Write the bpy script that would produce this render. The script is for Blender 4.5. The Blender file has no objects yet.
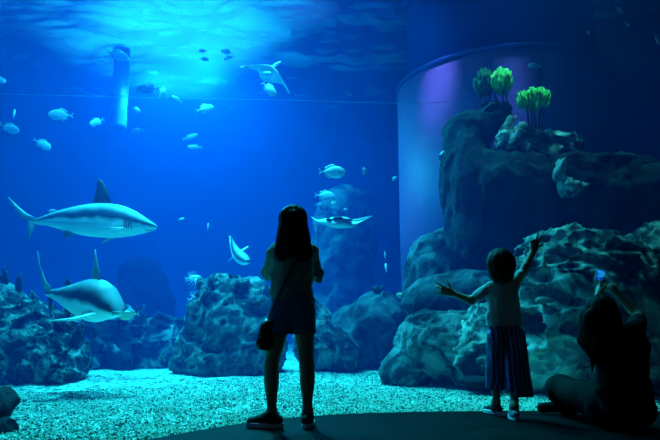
import bpy, math, random
import numpy as np
from mathutils import Vector, Matrix

# ------------------------------------------------------------------ camera
F = 600.0; PITCH = math.atan(102/600.0); CAM_H = 0.74
CP, SP = math.cos(PITCH), math.sin(PITCH)
def at(px, py, Y):
    """world point seen at a pixel of the 660x440 frame, at world depth Y"""
    r = np.array([px-330, F*CP-(220-py)*SP, F*SP+(220-py)*CP], float)
    r *= Y/r[1]
    return np.array([r[0], r[1], r[2]+CAM_H])
def ground(px, py, z=0.0):
    r = np.array([px-330, F*CP-(220-py)*SP, F*SP+(220-py)*CP], float)
    t = (z-CAM_H)/r[2]
    return np.array([r[0]*t, r[1]*t, z])
def V(*a): return np.array(a, float)

scene = bpy.context.scene
col = scene.collection

# ------------------------------------------------------------------ materials
def mat(name, color, rough=0.7, spec=0.3, metal=0.0, color2=None, nscale=4, detail=5, bump=0.0, bscale=20,
        extra=None, contrast=(0.35, 0.65), bdetail=6, emis=None, estr=0, vec_scale=None, trans=0, sss=0):
    m = bpy.data.materials.new(name); m.use_nodes = True
    nt = m.node_tree; N = nt.nodes; L = nt.links
    b = N['Principled BSDF']
    b.inputs['Roughness'].default_value = rough
    b.inputs['Specular IOR Level'].default_value = spec
    b.inputs['Metallic'].default_value = metal
    b.inputs['Base Color'].default_value = (*color, 1)
    if emis: b.inputs['Emission Color'].default_value = (*emis, 1); b.inputs['Emission Strength'].default_value = estr
    tc = N.new('ShaderNodeTexCoord'); src = tc.outputs['Object']
    if vec_scale:
        mp = N.new('ShaderNodeMapping'); mp.inputs['Scale'].default_value = vec_scale
        L.new(src, mp.inputs['Vector']); src = mp.outputs['Vector']
    if color2:
        n = N.new('ShaderNodeTexNoise'); n.inputs['Scale'].default_value = nscale; n.inputs['Detail'].default_value = detail
        L.new(src, n.inputs['Vector'])
        r = N.new('ShaderNodeValToRGB')
        r.color_ramp.elements[0].position = contrast[0]; r.color_ramp.elements[1].position = contrast[1]
        r.color_ramp.elements[0].color = (*color, 1); r.color_ramp.elements[1].color = (*color2, 1)
        L.new(n.outputs['Fac'], r.inputs['Fac']); L.new(r.outputs['Color'], b.inputs['Base Color'])
    if bump:
        n2 = N.new('ShaderNodeTexNoise'); n2.inputs['Scale'].default_value = bscale; n2.inputs['Detail'].default_value = bdetail
        L.new(src, n2.inputs['Vector'])
        bp = N.new('ShaderNodeBump'); bp.inputs['Strength'].default_value = 1.0; bp.inputs['Distance'].default_value = bump
        L.new(n2.outputs['Fac'], bp.inputs['Height']); L.new(bp.outputs['Normal'], b.inputs['Normal'])
    return m

# ------------------------------------------------------------------ mesh helpers
def new_mesh(name, verts, faces, smooth=True):
    me = bpy.data.meshes.new(name)
    verts = np.asarray(verts, dtype=np.float32)
    if isinstance(faces, np.ndarray):
        n, k = faces.shape
        me.vertices.add(len(verts)); me.vertices.foreach_set('co', verts.ravel())
        me.loops.add(n*k); me.loops.foreach_set('vertex_index', faces.astype(np.int32).ravel())
        me.polygons.add(n); me.polygons.foreach_set('loop_start', np.arange(0, n*k, k, dtype=np.int32))
        me.update(calc_edges=True); me.validate()
    else:
        me.from_pydata([tuple(map(float, v)) for v in verts], [], faces); me.update()
    me.polygons.foreach_set('use_smooth', [smooth]*len(me.polygons))
    return me
def link(name, me, material=None, parent=None, label=None, cat=None, group=None, kind=None, loc=None):
    o = bpy.data.objects.new(name, me); col.objects.link(o)
    if material is not None:
        for m in (material if isinstance(material, (list, tuple)) else [material]): me.materials.append(m)
    if parent is not None:
        o.parent = parent
        if parent.location.length > 0:
            o.matrix_parent_inverse = Matrix.Translation(-parent.location)
    if label: o['label'] = label
    if cat: o['category'] = cat
    if group: o['group'] = group
    if kind: o['kind'] = kind
    return o
def thing(name, loc, label, cat, group=None):
    o = bpy.data.objects.new(name, None); col.objects.link(o); o.location = loc
    o.empty_display_size = 0.1
    o['label'] = label; o['category'] = cat
    if group: o['group'] = group
    return o

class MB:
    """collects vertices and faces of several shells into one mesh"""
    def __init__(s): s.v = []; s.f = []; s.mi = []; s.cur = 0
    def add(s, verts, faces):
        o = len(s.v); s.v += [tuple(map(float, v)) for v in verts]
        s.f += [tuple(i+o for i in f) for f in faces]; s.mi += [s.cur]*len(faces)
    def rings(s, rings, cap=True):
        n = len(rings[0]); verts = [p for r in rings for p in r]; faces = []
        for i in range(len(rings)-1):
            for j in range(n):
                k = (j+1) % n
                faces.append((i*n+j, i*n+k, (i+1)*n+k, (i+1)*n+j))
        if cap:
            faces.append(tuple(range(n-1, -1, -1))); faces.append(tuple(range((len(rings)-1)*n, len(rings)*n)))
        s.add(verts, faces)
    def tube(s, pts, rad, n=8, cap=True):
        pts = [np.asarray(p, float) for p in pts]
        rad = rad if isinstance(rad, (list, tuple)) else [rad]*len(pts)
        rings = []; prev = None
        for i, p in enumerate(pts):
            d = pts[min(i+1, len(pts)-1)]-pts[max(i-1, 0)]; d = d/(np.linalg.norm(d)+1e-9)
            a = prev if prev is not None else (V(0, 0, 1) if abs(d[2]) < .9 else V(1, 0, 0))
            u = a-d*np.dot(a, d); u /= np.linalg.norm(u)+1e-9; w = np.cross(d, u); prev = u
            rings.append([p+rad[i]*(u*math.cos(t)+w*math.sin(t)) for t in np.linspace(0, 2*math.pi, n, endpoint=False)])
        s.rings(rings, cap)
    def loft(s, st, n=16):
        """stations: (centre, up, side, top, bottom, width) vectors unit up/side"""
        rings = []
        for c, u, w, t, b, wd in st:
            r = []
            for a in np.linspace(0, 2*math.pi, n, endpoint=False):
                ca, sa = math.cos(a), math.sin(a)
                r.append(np.asarray(c)+np.asarray(w)*wd*ca+np.asarray(u)*(t if sa > 0 else b)*sa)
            rings.append(r)
        s.rings(rings)
    def fin(s, secs, nrm):
        """secs: (lead, trail, thickness); nrm: thickness direction"""
        rings = []; nrm = np.asarray(nrm, float); nrm = nrm/np.linalg.norm(nrm)
        prof = [(0, 0), (.12, .6), (.35, 1), (.7, .55), (1, 0.06), (.7, -.55), (.35, -1), (.12, -.6)]
        for l, t, th in secs:
            l = np.asarray(l, float); t = np.asarray(t, float)
            rings.append([l+(t-l)*a+nrm*th*.5*b for a, b in prof])
        s.rings(rings)
    def box(s, lo, hi):
        x0, y0, z0 = lo; x1, y1, z1 = hi
        s.add([(x0, y0, z0), (x1, y0, z0), (x1, y1, z0), (x0, y1, z0), (x0, y0, z1), (x1, y0, z1), (x1, y1, z1), (x0, y1, z1)],
              [(0, 3, 2, 1), (4, 5, 6, 7), (0, 1, 5, 4), (1, 2, 6, 5), (2, 3, 7, 6), (3, 0, 4, 7)])
    def mesh(s, name, smooth=True, origin=None):
        v = np.array(s.v)
        if origin is not None: v = v-np.asarray(origin)
        me = new_mesh(name, v, s.f, smooth)
        if any(s.mi): me.polygons.foreach_set('material_index', s.mi)
        return me

# ------------------------------------------------------------------ noise
def _h(i, j, k, seed):
    h = (i*73856093) ^ (j*19349663) ^ (k*83492791) ^ (seed*2654435761 & 0x7fffffff)
    h = (h ^ (h >> 13))*1274126177; h = h ^ (h >> 16)
    return (h & 0xffffff)/float(0xffffff)
def vnoise(P, seed=0):
    Pi = np.floor(P).astype(np.int64); f = P-Pi; f = f*f*f*(f*(f*6-15)+10)
    i, j, k = Pi[..., 0], Pi[..., 1], Pi[..., 2]; r = 0
    for a in (0, 1):
        for b in (0, 1):
            for c in (0, 1):
                w = (f[..., 0] if a else 1-f[..., 0])*(f[..., 1] if b else 1-f[..., 1])*(f[..., 2] if c else 1-f[..., 2])
                r = r+w*_h(i+a, j+b, k+c, seed)
    return r*2-1
def fbm(P, oct=4, seed=0, ridged=False):
    r = 0; amp = 1; tot = 0
    for o in range(oct):
        n = vnoise(P*(2.03**o)+o*17.3, seed+o*7)
        r = r+amp*((1-2*np.abs(n)) if ridged else n); tot += amp; amp *= 0.5
    return r/tot

# ------------------------------------------------------------------ signed-distance sculpting
def C(a, b, ra, rb=None, k=0.02, flat=None, sub=False):
    return dict(t='c', a=np.asarray(a, float), b=np.asarray(b, float), ra=ra, rb=ra if rb is None else rb, k=k, flat=flat, sub=sub)
def E(c, r, R=None, k=0.02, sub=False):
    return dict(t='e', c=np.asarray(c, float), r=np.asarray(r, float) if hasattr(r, '__len__') else V(r, r, r), R=R, k=k, sub=sub)
def _eval(p, P):
    if p['t'] == 'c':
        a, b = p['a'], p['b']; fl = p['flat']
        q = P-a; ba = b-a
        if fl is not None:
            d, fac = fl; d = np.asarray(d)/np.linalg.norm(d)
            q = q+((q@d)*(fac-1))[..., None]*d; ba = ba+np.dot(ba, d)*(fac-1)*d
        h = np.clip((q@ba)/(ba@ba+1e-12), 0, 1)
        return np.linalg.norm(q-h[..., None]*ba, axis=-1)-(p['ra']+(p['rb']-p['ra'])*h)
    q = P-p['c']
    if p['R'] is not None: q = q@p['R']
    k0 = np.linalg.norm(q/p['r'], axis=-1); k1 = np.linalg.norm(q/p['r']**2, axis=-1)
    return k0*(k0-1)/(k1+1e-9)
def _box(p):
    if p['t'] == 'c':
        r = max(p['ra'], p['rb']); return np.minimum(p['a'], p['b'])-r, np.maximum(p['a'], p['b'])+r
    r = p['r'].max() if p['R'] is not None else p['r']
    return p['c']-r, p['c']+r
def sdf_mesh(name, prims, vox, disp=None, zmin=None, cut=None, smooth_it=1):
    bs = [_box(p) for p in prims if not p['sub']]
    mg = vox*3+(0.0 if disp is None else disp[1])
    lo = np.min([b[0] for b in bs], axis=0)-mg; hi = np.max([b[1] for b in bs], axis=0)+mg
    n = np.ceil((hi-lo)/vox).astype(int)+1
    ax = [lo[d]+vox*np.arange(n[d]) for d in range(3)]
    D = np.full(n, 10.0, dtype=np.float32)
    for p in prims:
        b0, b1 = _box(p); m = p['k']*1.5+vox*3+(disp[1] if disp else 0)
        i0 = np.clip(np.floor((b0-m-lo)/vox).astype(int), 0, n); i1 = np.clip(np.ceil((b1+m-lo)/vox).astype(int)+1, 0, n)
        if np.any(i1 <= i0): continue
        G = np.stack(np.meshgrid(*[ax[d][i0[d]:i1[d]] for d in range(3)], indexing='ij'), -1)
        d = _eval(p, G)
        sl = tuple(slice(i0[q], i1[q]) for q in range(3)); O = D[sl]; k = max(p['k'], 1e-5)
        if p['sub']:
            h = np.maximum(k-np.abs(O+d), 0)/k; D[sl] = np.maximum(O, -d)+h*h*k*.25
        else:
            h = np.maximum(k-np.abs(O-d), 0)/k; D[sl] = np.minimum(O, d)-h*h*k*.25
    if disp:
        near = np.argwhere(np.abs(D) < disp[1]+vox*3)
        P = lo+near*vox
        D[tuple(near.T)] += disp[0](P).astype(np.float32)
    if cut is not None:
        G = np.stack(np.meshgrid(*ax, indexing='ij'), -1); D = np.maximum(D, cut(G)).astype(np.float32)
    if zmin is not None:
        Z = ax[2][None, None, :]; D = np.maximum(D, zmin-Z)
    D[0], D[-1] = 1, 1; D[:, 0], D[:, -1] = 1, 1; D[:, :, 0], D[:, :, -1] = 1, 1
    v, f = surface_nets(D, lo, vox)
    me = new_mesh(name, v, f)
    return me
def surface_nets(D, lo, vox):
    s = D < 0
    cs = [(a, b, c) for a in (0, 1) for b in (0, 1) for c in (0, 1)]
    sh = [s.shape[i]-1 for i in range(3)]
    cnt = np.zeros(sh, np.int8)
    for a, b, c in cs: cnt += s[a:a+sh[0], b:b+sh[1], c:c+sh[2]]
    idx = np.argwhere((cnt > 0) & (cnt < 8))
    vals = np.stack([D[idx[:, 0]+a, idx[:, 1]+b, idx[:, 2]+c] for a, b, c in cs], 1)
    acc = np.zeros((len(idx), 3)); num = np.zeros(len(idx))
    for p in range(8):
        for q in range(p+1, 8):
            cp, cq = np.array(cs[p]), np.array(cs[q])
            if np.abs(cp-cq).sum() != 1: continue
            va, vb = vals[:, p], vals[:, q]; m = (va < 0) != (vb < 0)
            t = np.where(m, va/np.where(m, va-vb, 1), 0)
            acc += np.where(m[:, None], cp+(cq-cp)*t[:, None], 0); num += m
    verts = lo+(idx+acc/num[:, None])*vox
    im = np.full(sh, -1, np.int64); im[tuple(idx.T)] = np.arange(len(idx))
    faces = []
    for axis in range(3):
        u, w = (axis+1) % 3, (axis+2) % 3
        s0 = np.take(s, range(s.shape[axis]-1), axis); s1 = np.take(s, range(1, s.shape[axis]), axis)
        e = np.argwhere(s0 != s1)
        ok = (e[:, u] > 0) & (e[:, w] > 0) & (e[:, u] < s.shape[u]-1) & (e[:, w] < s.shape[w]-1); e = e[ok]
        ins = s0[tuple(e.T)]
        def g(du, dw):
            c = e.copy(); c[:, u] += du; c[:, w] += dw; return im[tuple(c.T)]
        q = np.stack([g(-1, -1), g(0, -1), g(0, 0), g(-1, 0)], 1)
        q[~ins] = q[~ins][:, ::-1]
        faces.append(q)
    return verts, np.concatenate(faces)
# ------------------------------------------------------------------ camera + render settings
cam = bpy.data.cameras.new('camera'); cam.sensor_width = 36; cam.lens = 36*F/660.0
co = bpy.data.objects.new('camera', cam); col.objects.link(co)
co.location = (0, 0, CAM_H); co.rotation_euler = (math.pi/2+PITCH, 0, 0); scene.camera = co
cam.clip_end = 200
vs = scene.view_settings; vs.view_transform = 'Standard'; vs.look = 'None'; vs.gamma = 1; vs.use_curve_mapping = False; vs.exposure = 0
cy = scene.cycles
cy.use_denoising = True
try: cy.denoiser = 'OPENIMAGEDENOISE'
except Exception: pass
cy.max_bounces = 8; cy.diffuse_bounces = 3; cy.glossy_bounces = 3; cy.volume_bounces = 1; cy.transparent_max_bounces = 12
cy.transmission_bounces = 4; cy.sample_clamp_indirect = 4; cy.caustics_reflective = False; cy.caustics_refractive = False
w = bpy.data.worlds.new('dark_hall_air'); w.use_nodes = True; scene.world = w
w.node_tree.nodes['Background'].inputs[0].default_value = (0.02, 0.06, 0.10, 1); w.node_tree.nodes['Background'].inputs[1].default_value = 0.06

# ------------------------------------------------------------------ the window line (edge of the hall floor), a gentle curve
EDGE = [(-6.5, 1.2), (-4.0, 1.9), (-2.4, 2.95), (-1.75, 3.55), (-1.2, 4.02), (-0.85, 4.45), (-0.5, 4.8), (0.0, 5.08), (0.55, 5.22), (1.2, 5.28), (2.2, 5.30), (3.2, 5.25), (5.0, 5.1), (9, 4.6)]
def spline(pts, m=8):
    pts = [np.array(p, float) for p in pts]; out = []
    for i in range(len(pts)-1):
        p0, p1, p2, p3 = pts[max(i-1, 0)], pts[i], pts[i+1], pts[min(i+2, len(pts)-1)]
        for t in np.linspace(0, 1, m, endpoint=False):
            out.append(.5*((2*p1)+(-p0+p2)*t+(2*p0-5*p1+4*p2-p3)*t*t+(-p0+3*p1-3*p2+p3)*t**3))
    out.append(pts[-1]); return out
edge = spline(EDGE)
WZ = 7.6                       # water level
XL, XR, YB = -12.0, 12.0, 22.0 # tank walls

# hall floor
hall_edge = [(p[0], p[1]-.03) for p in edge]
me = MB(); n = len(edge)
vt = [(x, y, 0) for x, y in hall_edge]+[(x, -6, 0) for x, y in hall_edge]+[(x, y, -.3) for x, y in hall_edge]
me.add(vt, [(i, n+i, n+i+1, i+1) for i in range(n-1)]+[(i, i+1, 2*n+i+1, 2*n+i) for i in range(n-1)])
m_floor = mat('dark_hall_floor', (0.0025, 0.0032, 0.004), rough=.6, spec=.04, color2=(0.005, 0.006, 0.007), nscale=3, bump=.002, bscale=40)
link('floor', me.mesh('floor'), m_floor, kind='structure')

# acrylic window: a real slab following the curve
def arch_glass():
    m = bpy.data.materials.new('clear_acrylic'); m.use_nodes = True; nt = m.node_tree; N = nt.nodes; L = nt.links
    N.remove(N['Principled BSDF']); out = N['Material Output']
    tr = N.new('ShaderNodeBsdfTransparent'); tr.inputs[0].default_value = (.96, .985, .99, 1)
    gl = N.new('ShaderNodeBsdfGlossy'); gl.inputs['Roughness'].default_value = .03
    fr = N.new('ShaderNodeFresnel'); fr.inputs['IOR'].default_value = 1.33
    mx = N.new('ShaderNodeMixShader'); mu = N.new('ShaderNodeMath'); mu.operation = 'MULTIPLY'; mu.inputs[1].default_value = .35
    L.new(fr.outputs[0], mu.inputs[0]); L.new(mu.outputs[0], mx.inputs[0]); L.new(tr.outputs[0], mx.inputs[1]); L.new(gl.outputs[0], mx.inputs[2]); L.new(mx.outputs[0], out.inputs['Surface'])
    return m
me = MB(); GH = 5.2
vt = [(p[0], p[1], -.1) for p in edge]+[(p[0], p[1], GH) for p in edge]
me.add(vt, [(i, i+1, n+i+1, n+i) for i in range(n-1)])
link('window_1', me.mesh('window_1'), arch_glass(), kind='structure')

# wall above the window and hall ceiling (dark)
m_dark = mat('dark_plaster', (0.02, 0.022, 0.026), rough=.9)
me = MB()
vt = [(p[0], p[1]+.02, GH) for p in edge]+[(p[0], p[1]+.02, WZ+1.5) for p in edge]
me.add(vt, [(i, i+1, n+i+1, n+i) for i in range(n-1)])
link('wall_front', me.mesh('wall_front'), m_dark, kind='structure')

# ------------------------------------------------------------------ water volume
def water_vol():
    m = bpy.data.materials.new('sea_water'); m.use_nodes = True; nt = m.node_tree; N = nt.nodes; L = nt.links
    N.remove(N['Principled BSDF']); out = N['Material Output']
    sc = N.new('ShaderNodeVolumeScatter'); sc.inputs['Color'].default_value = (0.0, 0.20, 1.0, 1); sc.inputs['Density'].default_value = 0.029; sc.inputs['Anisotropy'].default_value = 0.25
    ab = N.new('ShaderNodeVolumeAbsorption'); ab.inputs['Color'].default_value = (0.40, 0.82, 0.955, 1); ab.inputs['Density'].default_value = 0.26
    ad = N.new('ShaderNodeAddShader'); L.new(sc.outputs[0], ad.inputs[0]); L.new(ab.outputs[0], ad.inputs[1]); L.new(ad.outputs[0], out.inputs['Volume'])
    return m
poly = [(p[0], p[1]+.04) for p in edge]+[(XR, 4.2), (XR, YB), (XL, YB), (XL, .8)]
k = len(poly)
vt = [(x, y, -.25) for x, y in poly]+[(x, y, WZ) for x, y in poly]
fs = [tuple(range(k-1, -1, -1)), tuple(range(k, 2*k))]+[(i, (i+1) % k, k+(i+1) % k, k+i) for i in range(k)]
link('tank_water', new_mesh('tank_water', vt, fs, False), water_vol(), kind='structure')

# rippled water surface, seen from below
nx, ny = 260, 240
X = np.linspace(XL, XR, nx); Y = np.linspace(4.6, YB, ny); GX, GY = np.meshgrid(X, Y, indexing='ij')
P = np.stack([GX*1.1, GY*1.5, 0*GX], -1)
Z = WZ-.03+.20*fbm(P*.6, 2, 5)+.07*fbm(P*V(1.3,2.0,1)+.5*fbm(P, 2, 77)[..., None], 3, 9, ridged=True)
ii = np.arange(nx*ny).reshape(nx, ny)
fc = np.stack([ii[:-1, :-1], ii[:-1, 1:], ii[1:, 1:], ii[1:, :-1]], -1).reshape(-1, 4)
def surf_mat():
    m = bpy.data.materials.new('rippled_water_surface'); m.use_nodes = True; nt = m.node_tree; N = nt.nodes; L = nt.links
    N.remove(N['Principled BSDF']); out = N['Material Output']
    tr = N.new('ShaderNodeBsdfTransparent'); tr.inputs[0].default_value = (.9, .97, 1, 1)
    gl = N.new('ShaderNodeBsdfGlossy'); gl.inputs['Roughness'].default_value = .06; gl.inputs['Color'].default_value = (.95, 1, 1, 1)
    tl = N.new('ShaderNodeBsdfTranslucent'); tl.inputs['Color'].default_value = (.8, .95, 1, 1)
    m1 = N.new('ShaderNodeMixShader'); m1.inputs[0].default_value = .36; L.new(gl.outputs[0], m1.inputs[1]); L.new(tl.outputs[0], m1.inputs[2])
    m2 = N.new('ShaderNodeMixShader'); m2.inputs[0].default_value = .45; L.new(tr.outputs[0], m2.inputs[1]); L.new(m1.outputs[0], m2.inputs[2]); L.new(m2.outputs[0], out.inputs['Surface'])
    return m
link('water_surface', new_mesh('water_surface', np.stack([GX, GY, Z], -1).reshape(-1, 3), fc), surf_mat(), kind='structure')

# tank walls
m_wall = mat('blue_tank_wall', (0.01, 0.07, 0.13), rough=.8, color2=(0.015, 0.09, 0.17), nscale=.6)
bk = [(XR+.1, 3.5), (XR, 16), (XR-1.5, 19.5), (8, YB-.6), (4, YB-.2), (0, YB), (-4, YB-.2), (-8, YB-.6), (XL+1.5, 19.5), (XL, 16), (XL-.1, .8)]
def wall(name, pts, z0, z1, m):
    b = MB(); q = len(pts)
    b.add([(x, y, z0) for x, y in pts]+[(x, y, z1) for x, y in pts], [(i, i+1, q+i+1, q+i) for i in range(q-1)]); return link(name, b.mesh(name), m, kind='structure')
wall('wall_back', spline(bk[2:9], 5), -.3, WZ+1.5, m_wall)
wall('wall_right', spline(bk[:3], 5), -.3, WZ+1.5, m_wall)
wall('wall_left', spline(bk[8:], 5), -.3, WZ+1.5, m_wall)

# gravel bed
nx, ny = 640, 520
X = np.linspace(XL, XR, nx); tY = np.linspace(0, 1, ny)
ex = np.interp(X, [p[0] for p in edge], [p[1] for p in edge])
GX = np.repeat(X[:, None], ny, 1); GY = ex[:, None]+.005+(YB-ex[:, None])*(tY[None, :]**1.9)
P = np.stack([GX, GY, 0*GX], -1)
amp = np.clip((GY-ex[:, None])/1.0, .15, 1)
GZ = -.02+.045*amp*fbm(P*1.3, 3, 3)+.004*fbm(P*9, 2, 8)
GZ += .035*np.exp(-((GY-8.6)/.7)**2)
ii = np.arange(nx*ny).reshape(nx, ny)
fc = np.stack([ii[:-1, :-1], ii[1:, :-1], ii[1:, 1:], ii[:-1, 1:]], -1).reshape(-1, 4)
def gravel_mat():
    m = bpy.data.materials.new('pale_coral_gravel'); m.use_nodes = True; nt = m.node_tree; N = nt.nodes; L = nt.links
    b = N['Principled BSDF']; b.inputs['Roughness'].default_value = .9; b.inputs['Specular IOR Level'].default_value = .1
    tc = N.new('ShaderNodeTexCoord')
    vo = N.new('ShaderNodeTexVoronoi'); vo.inputs['Scale'].default_value = 26; vo.inputs['Randomness'].default_value = 1; L.new(tc.outputs['Object'], vo.inputs['Vector'])
    vo2 = N.new('ShaderNodeTexVoronoi'); vo2.inputs['Scale'].default_value = 55; L.new(tc.outputs['Object'], vo2.inputs['Vector'])
    sep = N.new('ShaderNodeSeparateColor'); L.new(vo.outputs['Color'], sep.inputs[0])
    r = N.new('ShaderNodeValToRGB'); E_ = r.color_ramp.elements; E_[0].position = .12; E_[1].position = .34
    E_[0].color = (.10, .115, .10, 1); E_[1].color = (.50, .68, .52, 1); e = r.color_ramp.elements.new(.95); e.color = (.85, .98, .78, 1)  # darkest tone paints the small shadows of the gravel lumps
    L.new(sep.outputs[0], r.inputs[0]); L.new(r.outputs[0], b.inputs['Base Color'])
    ad = N.new('ShaderNodeMath'); ad.operation = 'ADD'; L.new(vo.outputs['Distance'], ad.inputs[0]); L.new(vo2.outputs['Distance'], ad.inputs[1])
    bp = N.new('ShaderNodeBump'); bp.invert = True; bp.inputs['Distance'].default_value = .02; L.new(ad.outputs[0], bp.inputs['Height']); L.new(bp.outputs[0], b.inputs['Normal'])
    return m
link('gravel_bed', new_mesh('gravel_bed', np.stack([GX, GY, GZ], -1).reshape(-1, 3), fc), gravel_mat(), kind='stuff', label='pale turquoise coral gravel covering the bottom of the tank', cat='gravel')

# loose coral pebbles lying over the gravel near the window
rg = np.random.default_rng(5); n_ = 60000
px_ = rg.uniform(-4.2, 5.2, n_); py_ = np.interp(px_, [p[0] for p in edge], [p[1] for p in edge])+.05+4.2*rg.uniform(0, 1, n_)**1.4
P = np.stack([px_, py_, 0*px_], -1); e_ = np.interp(px_, [p[0] for p in edge], [p[1] for p in edge])
pz_ = -.02+.045*np.clip(py_-e_, .15, 1)*fbm(P*1.3, 3, 3)+.035*np.exp(-((py_-8.6)/.7)**2)
oc = np.array([(1, 0, 0), (0, 1, 0), (-1, 0, 0), (0, -1, 0), (0, 0, 1), (0, 0, -1)], float); of = np.array([(0, 1, 4), (1, 2, 4), (2, 3, 4), (3, 0, 4), (1, 0, 5), (2, 1, 5), (3, 2, 5), (0, 3, 5)])
rr = rg.uniform(.005, .011, n_); an = rg.uniform(0, 6.28, n_)
vv = oc[None]*rr[:, None, None]*rg.uniform(.6, 1.4, (n_, 6, 1)); ca, sa = np.cos(an)[:, None], np.sin(an)[:, None]
vv = np.stack([vv[..., 0]*ca-vv[..., 1]*sa, vv[..., 0]*sa+vv[..., 1]*ca, vv[..., 2]*.9], -1)+np.stack([px_, py_, pz_+rr*.4], -1)[:, None]
ff = (of[None]+6*np.arange(n_)[:, None, None]).reshape(-1, 3)
pm = new_mesh('coral_pebbles', vv.reshape(-1, 3), ff, False)
mi = np.repeat((rg.uniform(0, 1, n_) < .30).astype(np.int32), 8); pm.polygons.foreach_set('material_index', mi[:len(pm.polygons)])
link('coral_pebbles', pm, [mat('pale_pebble', (.62, .80, .62), rough=.9), mat('shade_pebble', (.05, .07, .06), rough=.9)], kind='stuff', label='loose pale coral pebbles, some coloured dark as specks of shade, strewn over the gravel near the window', cat='pebbles')  # the dark share of pebbles paints shade specks between lumps

# the large round drum and its rim behind the tall rock
def drum(cx, cyy, R, z0, z1, n=96):
    b = MB(); b.rings([[(cx+R*math.cos(t), cyy+R*math.sin(t), z) for t in np.linspace(0, 2*math.pi, n, endpoint=False)] for z in (z0, z1)], True); return b
DX, DY, DR, DZ = 3.75, 12.6, 2.25, 5.75
root = thing('round_column', (DX, DY, 0), 'huge round lilac-blue column with a ledge at its top, rising behind the tall right-hand rock', 'column')
m_drum = mat('lilac_drum_paint', (0.30, 0.07, 0.20), rough=.6, color2=(0.34, 0.08, 0.23), nscale=1.2)
m_drum2 = mat('blue_drum_paint', (0.03, 0.045, 0.18), rough=.6, color2=(0.035, 0.05, 0.2), nscale=1.5)
link('lower_drum', drum(DX, DY, DR, -.3, DZ).mesh('lower_drum'), m_drum, root)
link('upper_drum', drum(DX, DY, DR-.25, DZ, WZ+1).mesh('upper_drum'), m_drum2, root)
b = MB(); N_ = 96
for q in [0]:
    rs = []
    for (rr, zz) in [(DR-.2, DZ+.06), (DR+.03, DZ+.06), (DR+.05, DZ+.04), (DR+.05, DZ), (DR+.03, DZ-.02), (DR-.2, DZ-.02)]:
        rs.append([(DX+rr*math.cos(t), DY+rr*math.sin(t), zz) for t in np.linspace(0, 2*math.pi, N_, endpoint=False)])
    b.rings(rs, False)
link('rim', b.mesh('rim'), m_drum2, root)

# ------------------------------------------------------------------ lamps over the tank
def spot(name, loc, target, e, size, color=(.55, .9, 1.0), blend=.6, rad=.15):
    l = bpy.data.lights.new(name, 'SPOT'); l.energy = e; l.spot_size = math.radians(size); l.spot_blend = blend; l.color = color; l.shadow_soft_size = rad
    o = bpy.data.objects.new(name, l); col.objects.link(o); o.location = loc
    d = Vector(target)-Vector(loc); o.rotation_euler = d.to_track_quat('-Z', 'Y').to_euler(); return o
exec_lights = True
LZ = WZ+.9
CY = (.06, .9, 1.0)
spot('surface_lamp', (-3.05, 14.2, WZ-.45), (-2.9, 13, 0), 3600, 150, CY, rad=.25)
spot('surface_lamp', (-4.35, 14.0, WZ-.75), (-4.3, 13, 0), 1500, 150, CY, rad=.2)
spot('flood_lamp', (-3.4, 14, LZ+9), (-3.3, 13, 0), 26000, 30, CY, blend=1, rad=.4)
spot('ripple_fill', (-4.5, 21, WZ+2.2), (-4.5, 10.0, WZ), 17000, 50, CY, blend=1, rad=.15)  # added low grazing light, only to bring out the ripples
spot('flood_lamp', (-3.0, 9.0, LZ+1), (-2.5, 8.2, 0), 12000, 70, CY, rad=.3)
spot('flood_lamp', (-0.1, 9.2, LZ+1), (-0.1, 7.8, 0), 7000, 54, CY, rad=.3)
spot('flood_lamp', (-7, 9.5, LZ+1), (-6, 9, 0), 2500, 70, CY, rad=.3)
spot('beam_lamp', (-.6, 12.5, LZ+7), (-.6, 12.3, 0), 4500, 13, (.1, .45, 1), blend=1)
spot('window_fill', (-2.6, 6.0, LZ), (-3.0, 9.4, 2.2), 5200, 62, CY, blend=1, rad=.3)  # added fill for the fish sides that face the window
spot('beam_lamp', (1.2, 9.3, LZ+.5), tuple(at(430, 34, 10.7)), 4500, 14, (.3, .4, 1), blend=1)
spot('rock_lamp', (3.0, 8.5, LZ+1.5), (3.6, 7.2, 1), 3600, 34, (.15, 1, .85))
spot('rock_lamp', (4.4, 9.2, LZ+1), (3.7, 8.5, 4.2), 420, 15, CY)
spot('plant_lamp', (2.8, 8.3, LZ), (2.85, 8.65, 3.5), 700, 16, (.6, 1, .4))
spot('violet_fill', (.2, 8.8, LZ+2), (.85, 11.9, 2.6), 8000, 15, (.30, .18, 1), rad=.3)  # added light that tints the column violet
spot('beam_lamp', (3.3, 10.0, LZ+2), (3.3, 10.1, 0), 2600, 10, (.2, .3, 1))

al = bpy.data.lights.new('hall_fill', 'AREA'); al.energy = 1.8; al.size = 2.5; al.color = (.5, .9, 1)  # added dim fill for the people's backs, no actual fixture
ho = bpy.data.objects.new('hall_fill', al); col.objects.link(ho); ho.location = (-1, -1.5, 3.4); ho.rotation_euler = (math.radians(50), 0, 0)
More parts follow.
